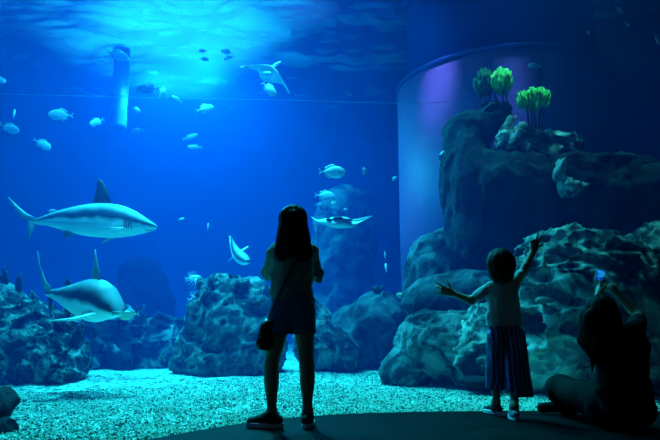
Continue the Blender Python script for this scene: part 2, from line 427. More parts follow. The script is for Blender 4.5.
# ------------------------------------------------------------------ rocks
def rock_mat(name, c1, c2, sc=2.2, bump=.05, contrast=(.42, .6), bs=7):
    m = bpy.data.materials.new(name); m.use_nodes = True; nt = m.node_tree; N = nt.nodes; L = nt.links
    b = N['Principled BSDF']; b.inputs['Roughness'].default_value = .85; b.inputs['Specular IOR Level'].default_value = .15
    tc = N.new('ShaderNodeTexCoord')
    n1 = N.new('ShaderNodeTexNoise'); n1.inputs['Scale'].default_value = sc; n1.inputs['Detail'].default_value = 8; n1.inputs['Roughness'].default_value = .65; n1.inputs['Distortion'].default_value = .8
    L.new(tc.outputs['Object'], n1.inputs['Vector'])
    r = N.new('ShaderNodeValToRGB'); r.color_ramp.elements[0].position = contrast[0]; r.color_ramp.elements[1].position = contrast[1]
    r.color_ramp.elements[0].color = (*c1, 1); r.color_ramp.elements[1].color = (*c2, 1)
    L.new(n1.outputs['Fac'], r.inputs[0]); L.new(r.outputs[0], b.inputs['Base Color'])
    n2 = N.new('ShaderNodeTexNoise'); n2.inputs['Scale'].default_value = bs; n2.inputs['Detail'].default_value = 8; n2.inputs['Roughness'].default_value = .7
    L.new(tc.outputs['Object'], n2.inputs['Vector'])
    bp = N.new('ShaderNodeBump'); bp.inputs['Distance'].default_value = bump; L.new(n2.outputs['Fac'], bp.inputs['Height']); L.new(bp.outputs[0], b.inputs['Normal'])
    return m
m_rock = rock_mat('mottled_rock', (.02, .035, .04), (.30, .40, .36), sc=3.0, bump=.09, contrast=(.45,.62))
m_reef = rock_mat('speckled_reef', (.015, .03, .035), (.42, .60, .52), sc=6, bump=.10, contrast=(.47, .64), bs=14)
m_crust = rock_mat('pale_crusted_rock', (.04, .06, .06), (.60, .75, .65), sc=4, bump=.08, contrast=(.42, .58))
m_boul = rock_mat('streaked_boulder', (.02, .04, .04), (.66, .84, .70), sc=2.4, bump=.09, contrast=(.44, .66))  # raised pale tone carries the boulders' lit highlights in the colour
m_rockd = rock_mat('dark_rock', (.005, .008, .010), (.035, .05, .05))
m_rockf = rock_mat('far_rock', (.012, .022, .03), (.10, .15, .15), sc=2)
def rock(name, label, blobs, seed=0, amp=.12, freq=1.6, rid=.10, vox=.035, k=.25, m=None, stretch=(1, 1, 1), cat='rock', group=None):
    """blobs: (px, py, Y, rx_px, ry_px, depth_m [, tilt deg])"""
    pr = []
    for bl in blobs:
        px, py, Y, rx, ry, dm = bl[:6]; c = at(px, py, Y); s = (Y*CP+(c[2]-CAM_H)*SP)/F
        R = None
        if len(bl) > 6:
            a = math.radians(bl[6]); R = np.array([[math.cos(a), 0, -math.sin(a)], [0, 1, 0], [math.sin(a), 0, math.cos(a)]])
        pr.append(E(c, (rx*s, dm, ry*s), R=R, k=k))
    st = np.array(stretch, float)
    def d(P):
        Q = P*st*freq; Wp = np.stack([fbm(Q*.7, 2, seed+31), fbm(Q*.7, 2, seed+57), fbm(Q*.7, 2, seed+91)], -1)
        Q = Q+.6*Wp
        return amp*fbm(Q, 4, seed)-rid*np.maximum(fbm(Q*1.7, 3, seed+11, ridged=True), -.2)+rid*.25
    me = sdf_mesh(name, pr, vox, disp=(d, amp+rid), zmin=-.2)
    return link(name, me, m or m_rock, label=label, cat=cat, group=group)

rock('reef_rock', 'encrusted dark reef rock filling the left edge of the tank, speckled turquoise',
     [(-8, 330, 8.1, 52, 42, .7), (22, 350, 8.0, 45, 40, .6), (52, 362, 8.0, 20, 34, .45), (56, 375, 7.9, 24, 14, .4), (0, 382, 7.9, 60, 14, .6)], 3, amp=.16, freq=3.2, rid=.14, vox=.026, m=m_reef)
rock('boulder', 'smooth rounded blue boulder on top of the left reef rock', [(2, 297, 8.1, 19, 14, .3)], 5, amp=.03, rid=.02, vox=.03)
rock('reef_rock', 'low hazy reef of rubble on the gravel between the left rock and the peaked rock',
     [(95, 345, 10.6, 36, 34, .8), (140, 352, 10.8, 32, 26, .8), (172, 345, 11, 26, 26, .7), (120, 318, 11, 14, 10, .4), (75, 350, 10.6, 22, 26, .5)], 8, amp=.20, freq=2.6, rid=.18, vox=.035, m=rock_mat('hazy_reef_stone', (.01, .02, .025), (.30, .44, .40), sc=2.6, bump=.09, contrast=(.5, .66)))
rock('rock_pillar', 'faint square-topped rock pillar far away in the blue haze on the left',
     [(143, 300, 14.3, 18, 38, .7), (134, 272, 14.3, 9, 14, .5), (150, 275, 14.3, 10, 16, .5), (152, 320, 14.3, 22, 46, .8), (133, 320, 14.3, 16, 46, .8)], 9, amp=.12, rid=.08, vox=.06, m=mat('very_dark_rock', (.004, .006, .01), rough=1, spec=0))
rock('peaked_rock', 'steep peaked rock with a crusty bright top, left of the standing woman',
     [(228, 296, 9.2, 26, 18, .5), (246, 297, 9.3, 22, 18, .45), (224, 325, 9.2, 26, 30, .7), (220, 362, 9.2, 34, 20, .8), (250, 350, 9.4, 34, 40, .8), (210, 300, 9.2, 12, 22, .4), (203, 322, 9.1, 12, 20, .4), (196, 345, 9.1, 13, 20, .4), (188, 366, 9.1, 14, 12, .4)], 21, amp=.07, freq=3.0, rid=.12, vox=.024, k=.12, m=rock_mat('peaked_rock_stone', (.03, .05, .055), (.28, .42, .38), sc=3.4, bump=.09, contrast=(.42, .66)))
rock('rock_mound', 'low rounded rock mound just right of the standing woman\'s legs',
     [(318, 345, 9.5, 20, 26, .5), (336, 350, 9.4, 15, 12, .4), (312, 325, 9.7, 13, 24, .4), (345, 358, 9.4, 10, 12, .3)], 25, amp=.08, freq=2.4, rid=.10, vox=.028)
rock('domed_rock', 'big dim blue domed rock standing at the foot of the hazy pillar',
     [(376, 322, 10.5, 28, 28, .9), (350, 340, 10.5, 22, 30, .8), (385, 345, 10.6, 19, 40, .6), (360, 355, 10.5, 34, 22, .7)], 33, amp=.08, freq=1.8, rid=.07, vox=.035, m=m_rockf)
rock('rock_pillar', 'tall hazy rock pillar with a domed head, behind the flat ray',
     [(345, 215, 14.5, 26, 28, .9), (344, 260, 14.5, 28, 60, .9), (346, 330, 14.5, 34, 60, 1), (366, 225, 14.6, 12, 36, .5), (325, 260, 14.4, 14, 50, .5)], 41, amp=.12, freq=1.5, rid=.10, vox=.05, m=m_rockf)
# right-hand massif
rock('tall_rock', 'tall dark tower of rock on the right, plants growing on its crown',
     [(470, 132, 8.9, 24, 20, .5), (464, 172, 8.8, 19, 50, .6), (500, 190, 8.6, 50, 42, .7), (500, 235, 8.7, 48, 30, .7), (530, 200, 8.6, 24, 42, .6), (470, 215, 8.8, 22, 42, .6), (470, 245, 8.8, 22, 30, .6)],
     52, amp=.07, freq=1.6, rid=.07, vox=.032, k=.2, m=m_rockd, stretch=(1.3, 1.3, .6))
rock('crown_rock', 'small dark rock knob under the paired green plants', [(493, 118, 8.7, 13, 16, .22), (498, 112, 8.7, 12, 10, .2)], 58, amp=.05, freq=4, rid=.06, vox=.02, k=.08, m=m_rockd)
rock('slanted_rock', 'pale slanted rock slabs leaning between the dark knob and the crusted lump', [(504, 136, 8.4, 5, 22, .14, -22), (515, 140, 8.3, 5, 20, .14, -30), (523, 150, 8.3, 6, 10, .14)], 59, amp=.04, freq=4, rid=.05, vox=.016, k=.05, m=m_crust)
rock('crusted_rock', 'pale streaked outcrop running down the ledge, right of the tower\'s dark front', [(561, 168, 7.95, 6, 12, .16, -10), (568, 186, 7.9, 9, 10, .16), (580, 190, 7.9, 8, 5, .14)], 63, amp=.05, freq=4, rid=.06, vox=.018, k=.06, m=m_crust)
rock('crusted_rock', 'pale crusted rock lump beneath the lone green plant', [(528, 142, 8.8, 22, 11, .35), (556, 147, 8.8, 24, 13, .35), (545, 160, 8.8, 26, 10, .4)], 61, amp=.08, freq=3, rid=.10, vox=.024, k=.1, m=m_crust)
rock('rock_ledge', 'long dark rock ledge running from the tower to the right edge of the view',
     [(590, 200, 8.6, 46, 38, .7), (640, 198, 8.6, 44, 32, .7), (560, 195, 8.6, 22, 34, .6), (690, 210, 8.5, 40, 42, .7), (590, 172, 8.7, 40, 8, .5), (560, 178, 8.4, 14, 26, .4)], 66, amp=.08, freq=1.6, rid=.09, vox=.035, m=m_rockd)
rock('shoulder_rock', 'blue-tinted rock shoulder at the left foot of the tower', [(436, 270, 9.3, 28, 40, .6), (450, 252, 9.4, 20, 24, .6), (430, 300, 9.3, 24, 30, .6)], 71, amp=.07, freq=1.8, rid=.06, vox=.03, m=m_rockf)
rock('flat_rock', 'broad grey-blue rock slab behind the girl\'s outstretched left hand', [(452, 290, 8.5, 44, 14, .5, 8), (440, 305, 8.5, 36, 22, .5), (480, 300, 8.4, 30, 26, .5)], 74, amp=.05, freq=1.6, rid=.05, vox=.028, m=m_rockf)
rock('boulder', 'rounded boulder with a pale teal crusted top, left of the girl\'s trousers', [(440, 330, 7.8, 34, 16, .5, 10), (452, 352, 7.7, 50, 30, .6), (428, 345, 7.8, 22, 22, .4)], 77, amp=.05, freq=2.6, rid=.08, vox=.022, m=m_rock)
rock('wedge_rock', 'sloping wedge-shaped rock leaning on the gravel at the left end of the right-hand reef', [(404, 362, 7.9, 15, 26, .35, -22), (400, 374, 7.8, 18, 10, .35), (414, 368, 7.8, 16, 18, .35)], 79, amp=.04, freq=2.2, rid=.04, vox=.022, m=m_rock)
rock('boulder', 'crumbled teal boulder directly behind the girl\'s waist', [(492, 335, 7.4, 30, 30, .5), (480, 362, 7.3, 32, 24, .5), (515, 350, 7.5, 24, 40, .5)], 83, amp=.07, freq=2.6, rid=.10, vox=.022, m=m_boul)
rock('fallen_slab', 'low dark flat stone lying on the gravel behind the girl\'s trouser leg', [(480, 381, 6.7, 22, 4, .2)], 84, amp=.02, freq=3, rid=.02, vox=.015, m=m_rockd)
rock('big_boulder', 'largest boulder, domed and streaked teal, behind the seated person',
     [(582, 300, 7.2, 66, 62, 1.0), (555, 350, 7.0, 52, 56, .7), (620, 350, 6.9, 66, 56, .7), (530, 320, 7.2, 24, 50, .6), (575, 262, 7.3, 50, 26, .7)], 88, amp=.10, freq=2.0, rid=.17, vox=.026, k=.3, m=m_boul, stretch=(.8, 1, 1.3))
rock('boulder', 'teal-streaked boulder rising at the right edge beyond the raised arm', [(648, 275, 7.4, 34, 42, .7), (665, 330, 6.9, 38, 52, .6), (660, 250, 7.6, 30, 20, .6)], 93, amp=.10, freq=2, rid=.15, vox=.026, m=m_boul)
rock('stone', 'small dark stone close to the window at the lower left corner', [(3, 398, 4.6, 9, 10, .09), (10, 402, 4.6, 10, 6, .08), (-6, 410, 4.5, 16, 10, .1), (5, 428, 4.4, 10, 9, .1), (-8, 440, 4.3, 20, 20, .15)], 95, amp=.03, freq=5, rid=.02, vox=.012, k=.04, m=m_rockd)
# ------------------------------------------------------------------ people
def unit(v): v = np.asarray(v, float); return v/np.linalg.norm(v)
m_skin = mat('skin', (0.42, 0.25, 0.17), rough=.5, spec=.35, color2=(0.46, 0.28, 0.20), nscale=12)
m_eye = mat('eye_white', (.75, .75, .72), rough=.2)
m_hair = mat('black_hair', (0.010, 0.008, 0.008), rough=.6, spec=.15, bump=.004, bscale=60, vec_scale=(1, 1, .08))
def basis(Fd, up=(0, 0, 1)):
    f = unit(Fd); r = unit(np.cross(f, up)); u = np.cross(r, f); return r, f, u
def head(c, Fd, s=1.0, up=(0, 0, 1)):
    r, f, u = basis(Fd, up); R = np.stack([r, f, u], 1); c = np.asarray(c)
    g = lambda x, y, z: c+s*(x*r+y*f+z*u)
    p = [E(g(0, -.012, .022), (.073*s, .090*s, .085*s), R=R, k=.01), E(g(0, .030, -.035), (.058*s, .062*s, .070*s), R=R, k=.03),
         C(g(0, .055, -.082), g(0, .070, -.088), .024*s, .020*s, k=.03), C(g(-.045, .005, -.06), g(0, .06, -.09), .022*s, .020*s, k=.03), C(g(.045, .005, -.06), g(0, .06, -.09), .022*s, .020*s, k=.03),
         C(g(0, .086, .012), g(0, .104, -.026), .008*s, .013*s, k=.012), E(g(-.012, .094, -.030), .008*s, k=.008), E(g(.012, .094, -.030), .008*s, k=.008),
         C(g(-.035, .078, .030), g(.035, .078, .030), .012*s, k=.02), C(g(-.018, .088, -.054), g(.018, .088, -.054), .0065*s, k=.006), C(g(-.014, .086, -.064), g(.014, .086, -.064), .007*s, k=.006),
         E(g(-.030, .090, .010), .013*s, k=.010, sub=True), E(g(.030, .090, .010), .013*s, k=.010, sub=True),
         E(g(-.030, .079, .009), .0125*s, k=.004), E(g(.030, .079, .009), .0125*s, k=.004)]
    for q in (-1, 1): p += [C(g(q*.074, -.004, .018), g(q*.072, -.002, -.022), .013*s, .009*s, k=.008, flat=(r, 1.8))]
    return p, g
def hand(w, d, n, side=1, s=1.0, curl=(20, 20, 22, 25), spread=5, thumb=40, ext=None):
    """w wrist, d pointing direction, n palm normal; side +1/-1 puts the thumb at +/- cross(d,n)"""
    d = unit(d); n = unit(np.asarray(n)-d*np.dot(n, d)); l = np.cross(d, n)*side; w = np.asarray(w); p = []
    kn = []
    for i, (off, ln) in enumerate(zip((.030, .010, -.010, -.029), (.086, .090, .085, .076))):
        a = w+s*(l*off*.55+d*.012); b = w+s*(l*off+d*ln); kn.append(b)
        p.append(C(a, b, .0135*s, .0115*s, k=.018, flat=(n, 1.15)))
    p.append(C(w-d*.02*s, w+d*.03*s, .022*s, .026*s, k=.02, flat=(n, 1.5)))
    L = [(.040, .025, .020), (.045, .028, .021), (.041, .026, .020), (.032, .020, .018)]
    for i in range(4):
        sp = math.radians(spread*(1.5-i)); dr = unit(d*math.cos(sp)+l*math.sin(sp)); q = kn[i]; ang = 0
        for j in range(3):
            ang += math.radians(curl[i]*(1.0 if j else .7)); v = dr*math.cos(ang)+n*math.sin(ang)
            e = q+v*L[i][j]*s; p.append(C(q, e, (.0092-.0010*j)*s, (.0084-.0012*j)*s, k=.003)); q = e
    t = math.radians(thumb); q = w+s*(l*.020+d*.022); v = unit(d*math.cos(t)+l*math.sin(t)+n*.35)
    for j, (ln, rr) in enumerate(((.040, .0135), (.030, .0105), (.026, .0092))):
        e = q+v*ln*s; p.append(C(q, e, rr*s, rr*.88*s, k=.008 if j == 0 else .003)); q = e; v = unit(v+d*.25+n*.12)
    return p
def foot(an, d, s=1.0, z0=0.0):
    d = unit((d[0], d[1], 0)); an = np.asarray(an); h = V(an[0], an[1], z0)
    return [C(an, h-d*.02*s+V(0, 0, .052*s), .032*s, .024*s, k=.03), C(h-d*.02*s+V(0, 0, .052*s), h+d*.13*s+V(0, 0, .048*s), .024*s, .018*s, k=.03), C(an, h+d*.08*s+V(0, 0, .045*s), .03*s, .03*s, k=.03)]
def limb(a, b, c, ra, rb, rc, k=.02, bulge=None):
    p = [C(a, b, ra, rb, k=k), C(b, c, rb*1.02, rc, k=k)]
    if bulge is not None: q, r = bulge; p.append(E(np.asarray(b)+(np.asarray(c)-np.asarray(b))*.28+np.asarray(q), (r, r, r*2.4), k=.03))
    return p
def shoe_meshes(root, an, d, m_up, m_sole, L=.26, s=1.0, laces=True, z0=0.004):
    d = unit((d[0], d[1], 0)); l = V(-d[1], d[0], 0); h = V(an[0], an[1], z0)
    pr = [C(h-d*.045*s+V(0, 0, .055*s), h+d*.0*s+V(0, 0, .055*s), .036*s, .038*s, k=.02), C(h+d*.02*s+V(0, 0, .05*s), h+d*.15*s+V(0, 0, .036*s), .040*s, .034*s, k=.03, flat=(V(0, 0, 1), 1.05)),
          C(h+V(0, 0, .05*s), h+V(0, 0, .088*s), .042*s, .044*s, k=.02), C(h+d*.02*s+V(0, 0, .085*s), h+d*.09*s+V(0, 0, .055*s), .030*s, .028*s, k=.02),
          C(h+V(0, 0, .085*s), h+V(0, 0, .14*s), .031*s, .031*s, k=.006, sub=True)]
    up = link('shoe', sdf_mesh('shoe', pr, .006, zmin=z0+.030), m_up, root)
    b = MB(); ring = []
    for t in np.linspace(0, 2*math.pi, 28, endpoint=False):
        c_, s_ = math.cos(t), math.sin(t); x = .052*s+ (L/2+.008)*s*c_; wd = (.047+.006*c_)*s
        ring.append(h+d*x+l*wd*s_*(1-.25*max(0, abs(c_))**6))
    b.rings([[q+V(0, 0, z) for q in ring] for z in (0, .008, .026, .034)])
    link('sole', b.mesh('sole'), m_sole, up)
    if laces:
        b = MB()
        for i in range(4):
            a0 = h+d*(.055+.022*i)*s+V(0, 0, (.092-.012*i)*s); b.tube([a0-l*.024*s-V(0, 0, .006), a0+V(0, 0, .004), a0+l*.024*s-V(0, 0, .006)], .0028, 6)
        a0 = h+d*.05*s+V(0, 0, .10*s)
        for q in (-1, 1): b.tube([a0, a0+l*q*.02+V(0, 0, .022)+d*.02, a0+l*q*.035+V(0, 0, .02)+d*.05, a0+l*q*.03+V(0, 0, -.01)+d*.055], .0024, 6)
        link('lace', b.mesh('lace'), m_sole, up)
    return up
def folds(scale=(14, 14, 5), amp=.007, seed=0):
    sc = np.array(scale, float)
    return (lambda P: amp*fbm(P*sc, 3, seed), amp*1.2)
def strands(cx, cy, amp=.006, f=60, seed=3):
    return (lambda P: amp*fbm(np.stack([P[:, 0]*f, P[:, 1]*f, P[:, 2]*5], -1), 2, seed), amp*1.2)

# ---------------- standing woman
Y0 = 4.42
W = lambda px, py, dy=0.0: at(px, py, Y0+dy)
floorpt = lambda p: V(p[0], p[1], 0)
root = thing('person', (W(290, 400)[0], Y0, 0), 'standing person with long dark hair, loose shirt and shorts, seen from behind at the window', 'person')
FW = unit((-.45, .9, -.12))
hc = W(293.5, 221.5, .02); hp, g = head(hc, FW, 1.05)
shL, shR = W(276, 252, -.01), W(311, 252, .03)
elL, wrL = W(269, 272, .16), W(281, 256, .36)
elR, wrR = W(317, 276, .13), W(300, 260, .36)
hipL, hipR = W(281, 314, 0), W(303, 314, .02)
knL, anL = W(271, 366, .02), W(272, 413, 0.0)
knR, anR = W(307, 366, .05), W(307.5, 412, .03)
neck = W(294, 241, 0); chest = W(294, 262, .01); waist = W(292, 286, .01); pelv = W(292, 308, .01)
fl = (unit((-.25, 1, 0)), 1.45)
body = hp+[C(W(293.5, 244, 0), hc-V(0, 0, .05), .050, .044, k=.02), C(W(285, 248), W(303, 248), .055, .055, k=.04, flat=fl),
     C(shL, W(287, 255), .048, .06, k=.03), C(shR, W(301, 255), .048, .06, k=.03),
     C(chest+V(-.045, 0, 0), waist+V(-.03, 0, 0), .095, .080, k=.04, flat=fl), C(chest+V(.045, 0, 0), waist+V(.03, 0, 0), .095, .080, k=.04, flat=fl),
     C(waist+V(-.03, 0, 0), pelv+V(-.045, 0, 0), .085, .105, k=.05, flat=(fl[0], 1.25)), C(waist+V(.03, 0, 0), pelv+V(.045, 0, 0), .085, .105, k=.05, flat=(fl[0], 1.25))]
body += limb(shL, elL, wrL, .043, .034, .024)+limb(shR, elR, wrR, .043, .034, .024)
body += limb(hipL, knL, anL, .088, .052, .032, bulge=(V(.004, -.014, 0), .049))+limb(hipR, knR, anR, .085, .052, .032, bulge=(V(.004, -.014, 0), .049))
body += foot(anL, (-1, .25, 0))+foot(anR, (-.1, 1, 0))
body += hand(wrL, wrR-wrL+V(0, .12, .06), (.2, .3, 1), side=-1, curl=(35, 38, 40, 42))+hand(wrR, wrL-wrR+V(0, .1, .05), (-.2, .3, 1), side=1, curl=(35, 38, 40, 42))
link('body', sdf_mesh('body', body, .0065), m_skin, root)
# hair
hr = [E(hc+V(0, -.015, .022), (.102, .110, .100), k=.02), C(hc+V(0, -.05, 0), W(293.5, 244, -.055), .100, .112, k=.04, flat=((0, 1, 0), 1.25)),
      C(W(287, 232, -.04), W(283, 254, -.065), .072, .066, k=.03, flat=((0, 1, 0), 1.3)), C(W(299, 232, -.04), W(304, 254, -.055), .072, .060, k=.03, flat=((0, 1, 0), 1.3)),
      C(W(283, 236, 0), W(279, 256, -.02), .040, .026, k=.03), C(W(303, 236, 0), W(308.5, 254, -.0), .038, .024, k=.03),
      C(W(286, 250, -.065), W(284, 260, -.075), .045, .020, k=.02, flat=((0, 1, 0), 1.3)), C(W(300, 250, -.065), W(301, 259, -.075), .045, .022, k=.02, flat=((0, 1, 0), 1.3)),
      E(g(0, .085, -.035), (.062, .07, .095), R=np.stack(basis(FW), 1), k=.015, sub=True)]
link('hair', sdf_mesh('hair', hr, .006, disp=strands(0, 0, .007, 55)), m_hair, root)
# shirt
m_shirt = mat('grey_green_cotton', (0.24, 0.30, 0.27), rough=.85, spec=.15, color2=(0.28, 0.34, 0.31), nscale=30, bump=.001, bscale=300)
sh = [C(W(284, 249), W(304, 249), .068, .068, k=.04, flat=(fl[0], 1.3)), C(chest+V(0, 0, .02), W(292, 301), .13, .13, k=.06, flat=(fl[0], 1.45)), C(shL, W(287, 256), .060, .075, k=.03), C(shR, W(301, 256), .060, .075, k=.03),
      C(chest+V(-.048, 0, .02), waist+V(-.05, 0, 0), .108, .098, k=.04, flat=(fl[0], 1.3)), C(chest+V(.048, 0, .02), waist+V(.045, 0, 0), .108, .098, k=.04, flat=(fl[0], 1.3)),
      C(waist+V(-.05, 0, 0), W(285, 301, 0), .098, .112, k=.04, flat=(fl[0], 1.2)), C(waist+V(.045, 0, 0), W(300, 301, 0), .098, .108, k=.04, flat=(fl[0], 1.2)),
      C(shL, elL, .060, .062, k=.03), C(elL, elL+(wrL-elL)*.28, .060, .064, k=.03), C(shR, elR, .058, .052, k=.03), C(elR, elR+(wrR-elR)*.25, .052, .054, k=.03),
      C(W(279, 262, .05), W(273, 276, .02), .05, .03, k=.03), C(W(274, 292, 0), W(285, 297, -.06), .03, .035, k=.02)]
def shirt_disp(P):
    return .014*fbm(P*V(9, 9, 14)+V(0, 0, 3), 3, 4)+.006*fbm(P*V(26, 26, 8), 2, 6, ridged=True)
link('shirt', sdf_mesh('shirt', sh, .0075, disp=(shirt_disp, .018), cut=lambda G: (W(290, 301)[2]-G[..., 2]-.15*(G[..., 0]-W(290, 301)[0]))), m_shirt, root)
# shorts
m_denim = mat('blue_denim', (0.07, 0.14, 0.32), rough=.85, spec=.15, color2=(0.10, 0.19, 0.40), nscale=60, bump=.0012, bscale=260)
so = [C(W(286, 301, 0), W(285, 312, 0), .112, .118, k=.05, flat=(fl[0], 1.15)), C(W(299, 301, 0), W(299, 312, .01), .108, .116, k=.05, flat=(fl[0], 1.15)),
      C(W(283, 312, 0), W(281, 331, .0), .108, .100, k=.03), C(W(301, 312, .01), W(303.5, 331, .02), .104, .090, k=.03)]
zc = W(290, 334)[2]
link('shorts', sdf_mesh('shorts', so, .0075, disp=folds((16, 16, 7), .007, 9), cut=lambda G: (zc-G[..., 2])), m_denim, root)
m_black = mat('black_knit', (0.02, 0.02, 0.024), rough=.8, spec=.3, bump=.001, bscale=300)
m_sole = mat('white_rubber', (0.95, 0.97, 0.97), rough=.4)
shoe_meshes(root, anL+V(.0, 0, 0), (-1, .22, 0), m_black, m_sole, s=1.02)
shoe_meshes(root, anR+V(.0, 0, 0), (.06, 1, 0), m_black, m_sole, s=1.0)
# crossbody handbag: its own thing
bag = thing('handbag', tuple(W(265, 335, -.09)), 'small black crossbody handbag hanging at the standing person\'s left hip', 'handbag')
m_leather = mat('black_leather', (0.012, 0.012, 0.014), rough=.4, spec=.5, bump=.001, bscale=120)
bp = [C(W(265.5, 327, -.07), W(262, 344, -.07), .040, .045, k=.03, flat=((0, 1, 0), 1.0)), C(W(270, 327, -.03), W(267.5, 344, -.03), .040, .048, k=.03), C(W(268, 324, -.05), W(268, 326, -.05), .040, .04, k=.02)]
link('bag_body', sdf_mesh('bag_body', bp, .006), m_leather, bag)
b = MB()
b.tube([W(265, 322, -.09), W(272, 320, -.12), W(273, 325, -.1)], .006, 8); link('flap_trim', b.mesh('flap_trim'), m_leather, bag)
b = MB()
m_metal = mat('pale_metal', (.8, .85, .85), rough=.3, metal=.6)
for q in range(3):
    c = W(259.3+.7*(q % 2), 334.5+q*2.3, -.115); b.box(c-V(.007-.003*(q % 2), .004, .004), c+V(.008, .004, .005))
link('buckle', b.mesh('buckle', False), m_metal, bag)
b = MB()
st = [W(267, 322, -.08), W(273, 308, -.125), W(281, 291, -.135), W(290, 272, -.145), W(299, 256, -.13), W(306, 246.5, -.06), W(307.5, 244, .02), W(301, 258, .14), W(286, 285, .15), W(272, 310, .1), W(268, 322, -.02)]
rs = []
pts = spline([tuple(p) for p in st], 6)
for i, p in enumerate(pts):
    d = unit(pts[min(i+1, len(pts)-1)]-pts[max(i-1, 0)]); o_ = unit(np.cross(d, unit(p-V(W(291, 285)[0], Y0, p[2])+V(1e-4, 0, 0)))); nn = np.cross(d, o_)
    rs.append([p+o_*.009+nn*.0015, p+o_*.009-nn*.0015, p-o_*.009-nn*.0015, p-o_*.009+nn*.0015])
b.rings(rs); link('strap', b.mesh('strap'), m_leather, bag)

# ---------------- girl with raised arms
Y0 = 4.90
W = lambda px, py, dy=0.0: at(px, py, Y0+dy)
root = thing('person', (W(506, 400)[0], Y0, 0), 'small child with bobbed hair, pale T-shirt and wide striped trousers, arms spread toward the tank', 'person')
FG = unit((-.15, 1, .08)); hc = W(500, 264, 0); hp, g = head(hc, FG, .95)
shL, shR = W(489.5, 287, 0), W(514, 286, 0)
elL, wrL = W(471, 300.5, .03), W(452, 293, .06)
elR, wrR = W(526, 266, .04), W(533.5, 250, .08)
hipL, hipR = W(499, 337, .01), W(513, 337, 0)
knL, anL = W(497, 372, .08), V(W(496, 400, .12)[0], Y0+.12, .10)
knR, anR = W(515, 372, -.03), V(W(514, 405, -.14)[0], Y0-.14, .10)
fl = ((0, 1, 0), 1.4)
body = hp+[C(W(501, 283), hc-V(0, 0, .04), .037, .036, k=.02), C(W(493, 286), W(511, 286), .042, .042, k=.03, flat=fl),
     C(W(497, 296), W(499, 318), .070, .062, k=.04, flat=fl), C(W(509, 296), W(510, 318), .070, .062, k=.04, flat=fl), C(W(500, 318), W(500, 333), .066, .078, k=.04, flat=(fl[0], 1.2)), C(W(510, 318), W(511, 333), .066, .078, k=.04, flat=(fl[0], 1.2))]
body += limb(shL, elL, wrL, .036, .033, .023)+limb(shR, elR, wrR, .036, .031, .023)
body += limb(hipL, knL, anL, .070, .045, .028)+limb(hipR, knR, anR, .070, .045, .028)
body += foot(anL, (-.5, 1, 0), .82)+foot(anR, (0.1, 1, 0), .82)
body += hand(wrL, (-1, .1, .32), (0, 1, .1), side=-1, s=.95, curl=(4, 30, 55, 60), spread=10, thumb=62)
body += hand(wrR, (.22, .1, 1), (0.1, 1, 0), side=-1, s=.95, curl=(3, 4, 55, 60), spread=16, thumb=45)
link('body', sdf_mesh('body', body, .0055), m_skin, root)
hr = [E(hc+V(0, -.018, .018), (.112, .118, .112), k=.02), C(hc+V(-.035, -.035, -.02), hc+V(-.044, -.03, -.085), .078, .058, k=.03), C(hc+V(.035, -.035, -.02), hc+V(.044, -.03, -.085), .078, .058, k=.03), C(hc+V(0, -.05, -.03), hc+V(0, -.055, -.10), .08, .06, k=.03),
      E(g(0, .085, -.035), (.060, .07, .085), R=np.stack(basis(FG), 1), k=.015, sub=True)]
link('hair', sdf_mesh('hair', hr, .006, disp=strands(0, 0, .006, 60, 8)), m_hair, root)
m_tee = mat('pale_cotton', (0.55, 0.66, 0.64), rough=.85, spec=.15, bump=.001, bscale=260)
ts = [C(W(493, 288), W(511, 287), .052, .052, k=.03, flat=(fl[0], 1.25)), C(W(502, 296), W(504, 328), .098, .104, k=.05, flat=(fl[0], 1.25)), C(W(497, 296), W(497.5, 322), .082, .084, k=.04, flat=(fl[0], 1.2)), C(W(509, 296), W(512, 322), .082, .084, k=.04, flat=(fl[0], 1.2)),
      C(shL, shL+(elL-shL)*.62, .043, .047, k=.02), C(shR, shR+(elR-shR)*.55, .043, .047, k=.02), C(W(497, 320), W(498, 328), .084, .088, k=.03, flat=(fl[0], 1.15)), C(W(511, 320), W(512, 328), .084, .088, k=.03, flat=(fl[0], 1.15))]
zt = W(505, 326)[2]
link('t_shirt', sdf_mesh('t_shirt', ts, .0065, disp=(lambda P: .013*fbm(P*V(10, 10, 14), 3, 14)+.005*fbm(P*V(24, 24, 9), 2, 16, ridged=True), .015), cut=lambda G: zt-G[..., 2]), m_tee, root)
def stripe_mat():
    m = bpy.data.materials.new('navy_striped_cotton'); m.use_nodes = True; nt = m.node_tree; N = nt.nodes; L = nt.links
    b = N['Principled BSDF']; b.inputs['Roughness'].default_value = .85
    tc = N.new('ShaderNodeTexCoord'); wv = N.new('ShaderNodeTexWave'); wv.bands_direction = 'X'; wv.inputs['Scale'].default_value = 9; wv.inputs['Distortion'].default_value = 3.5; wv.inputs['Detail Scale'].default_value = .6
    r = N.new('ShaderNodeValToRGB'); r.color_ramp.elements[0].position = .55; r.color_ramp.elements[1].position = .8
    r.color_ramp.elements[0].color = (.025, .04, .14, 1); r.color_ramp.elements[1].color = (.28, .34, .75, 1)  # striped cloth; the raised blue also paints its lit folds
    L.new(tc.outputs['Object'], wv.inputs['Vector']); L.new(wv.outputs['Fac'], r.inputs[0]); L.new(r.outputs[0], b.inputs['Base Color']); return m
pl = [C(W(499, 330), W(500, 338), .078, .096, k=.04, flat=(fl[0], 1.1)), C(W(511, 330), W(511.5, 338), .078, .094, k=.04, flat=(fl[0], 1.1)),
      C(W(499, 338), W(498, 388, .10), .096, .100, k=.02), C(W(512, 338), W(519, 396, -.06), .094, .110, k=.02)]
zl, zr, xm = W(499, 389, .1)[2], W(518, 396, -.06)[2], W(508.5, 380)[0]
pd = lambda P: .020*fbm(P*V(18, 18, 2.5), 2, 24)+.006*fbm(P*V(12, 12, 10), 2, 26)
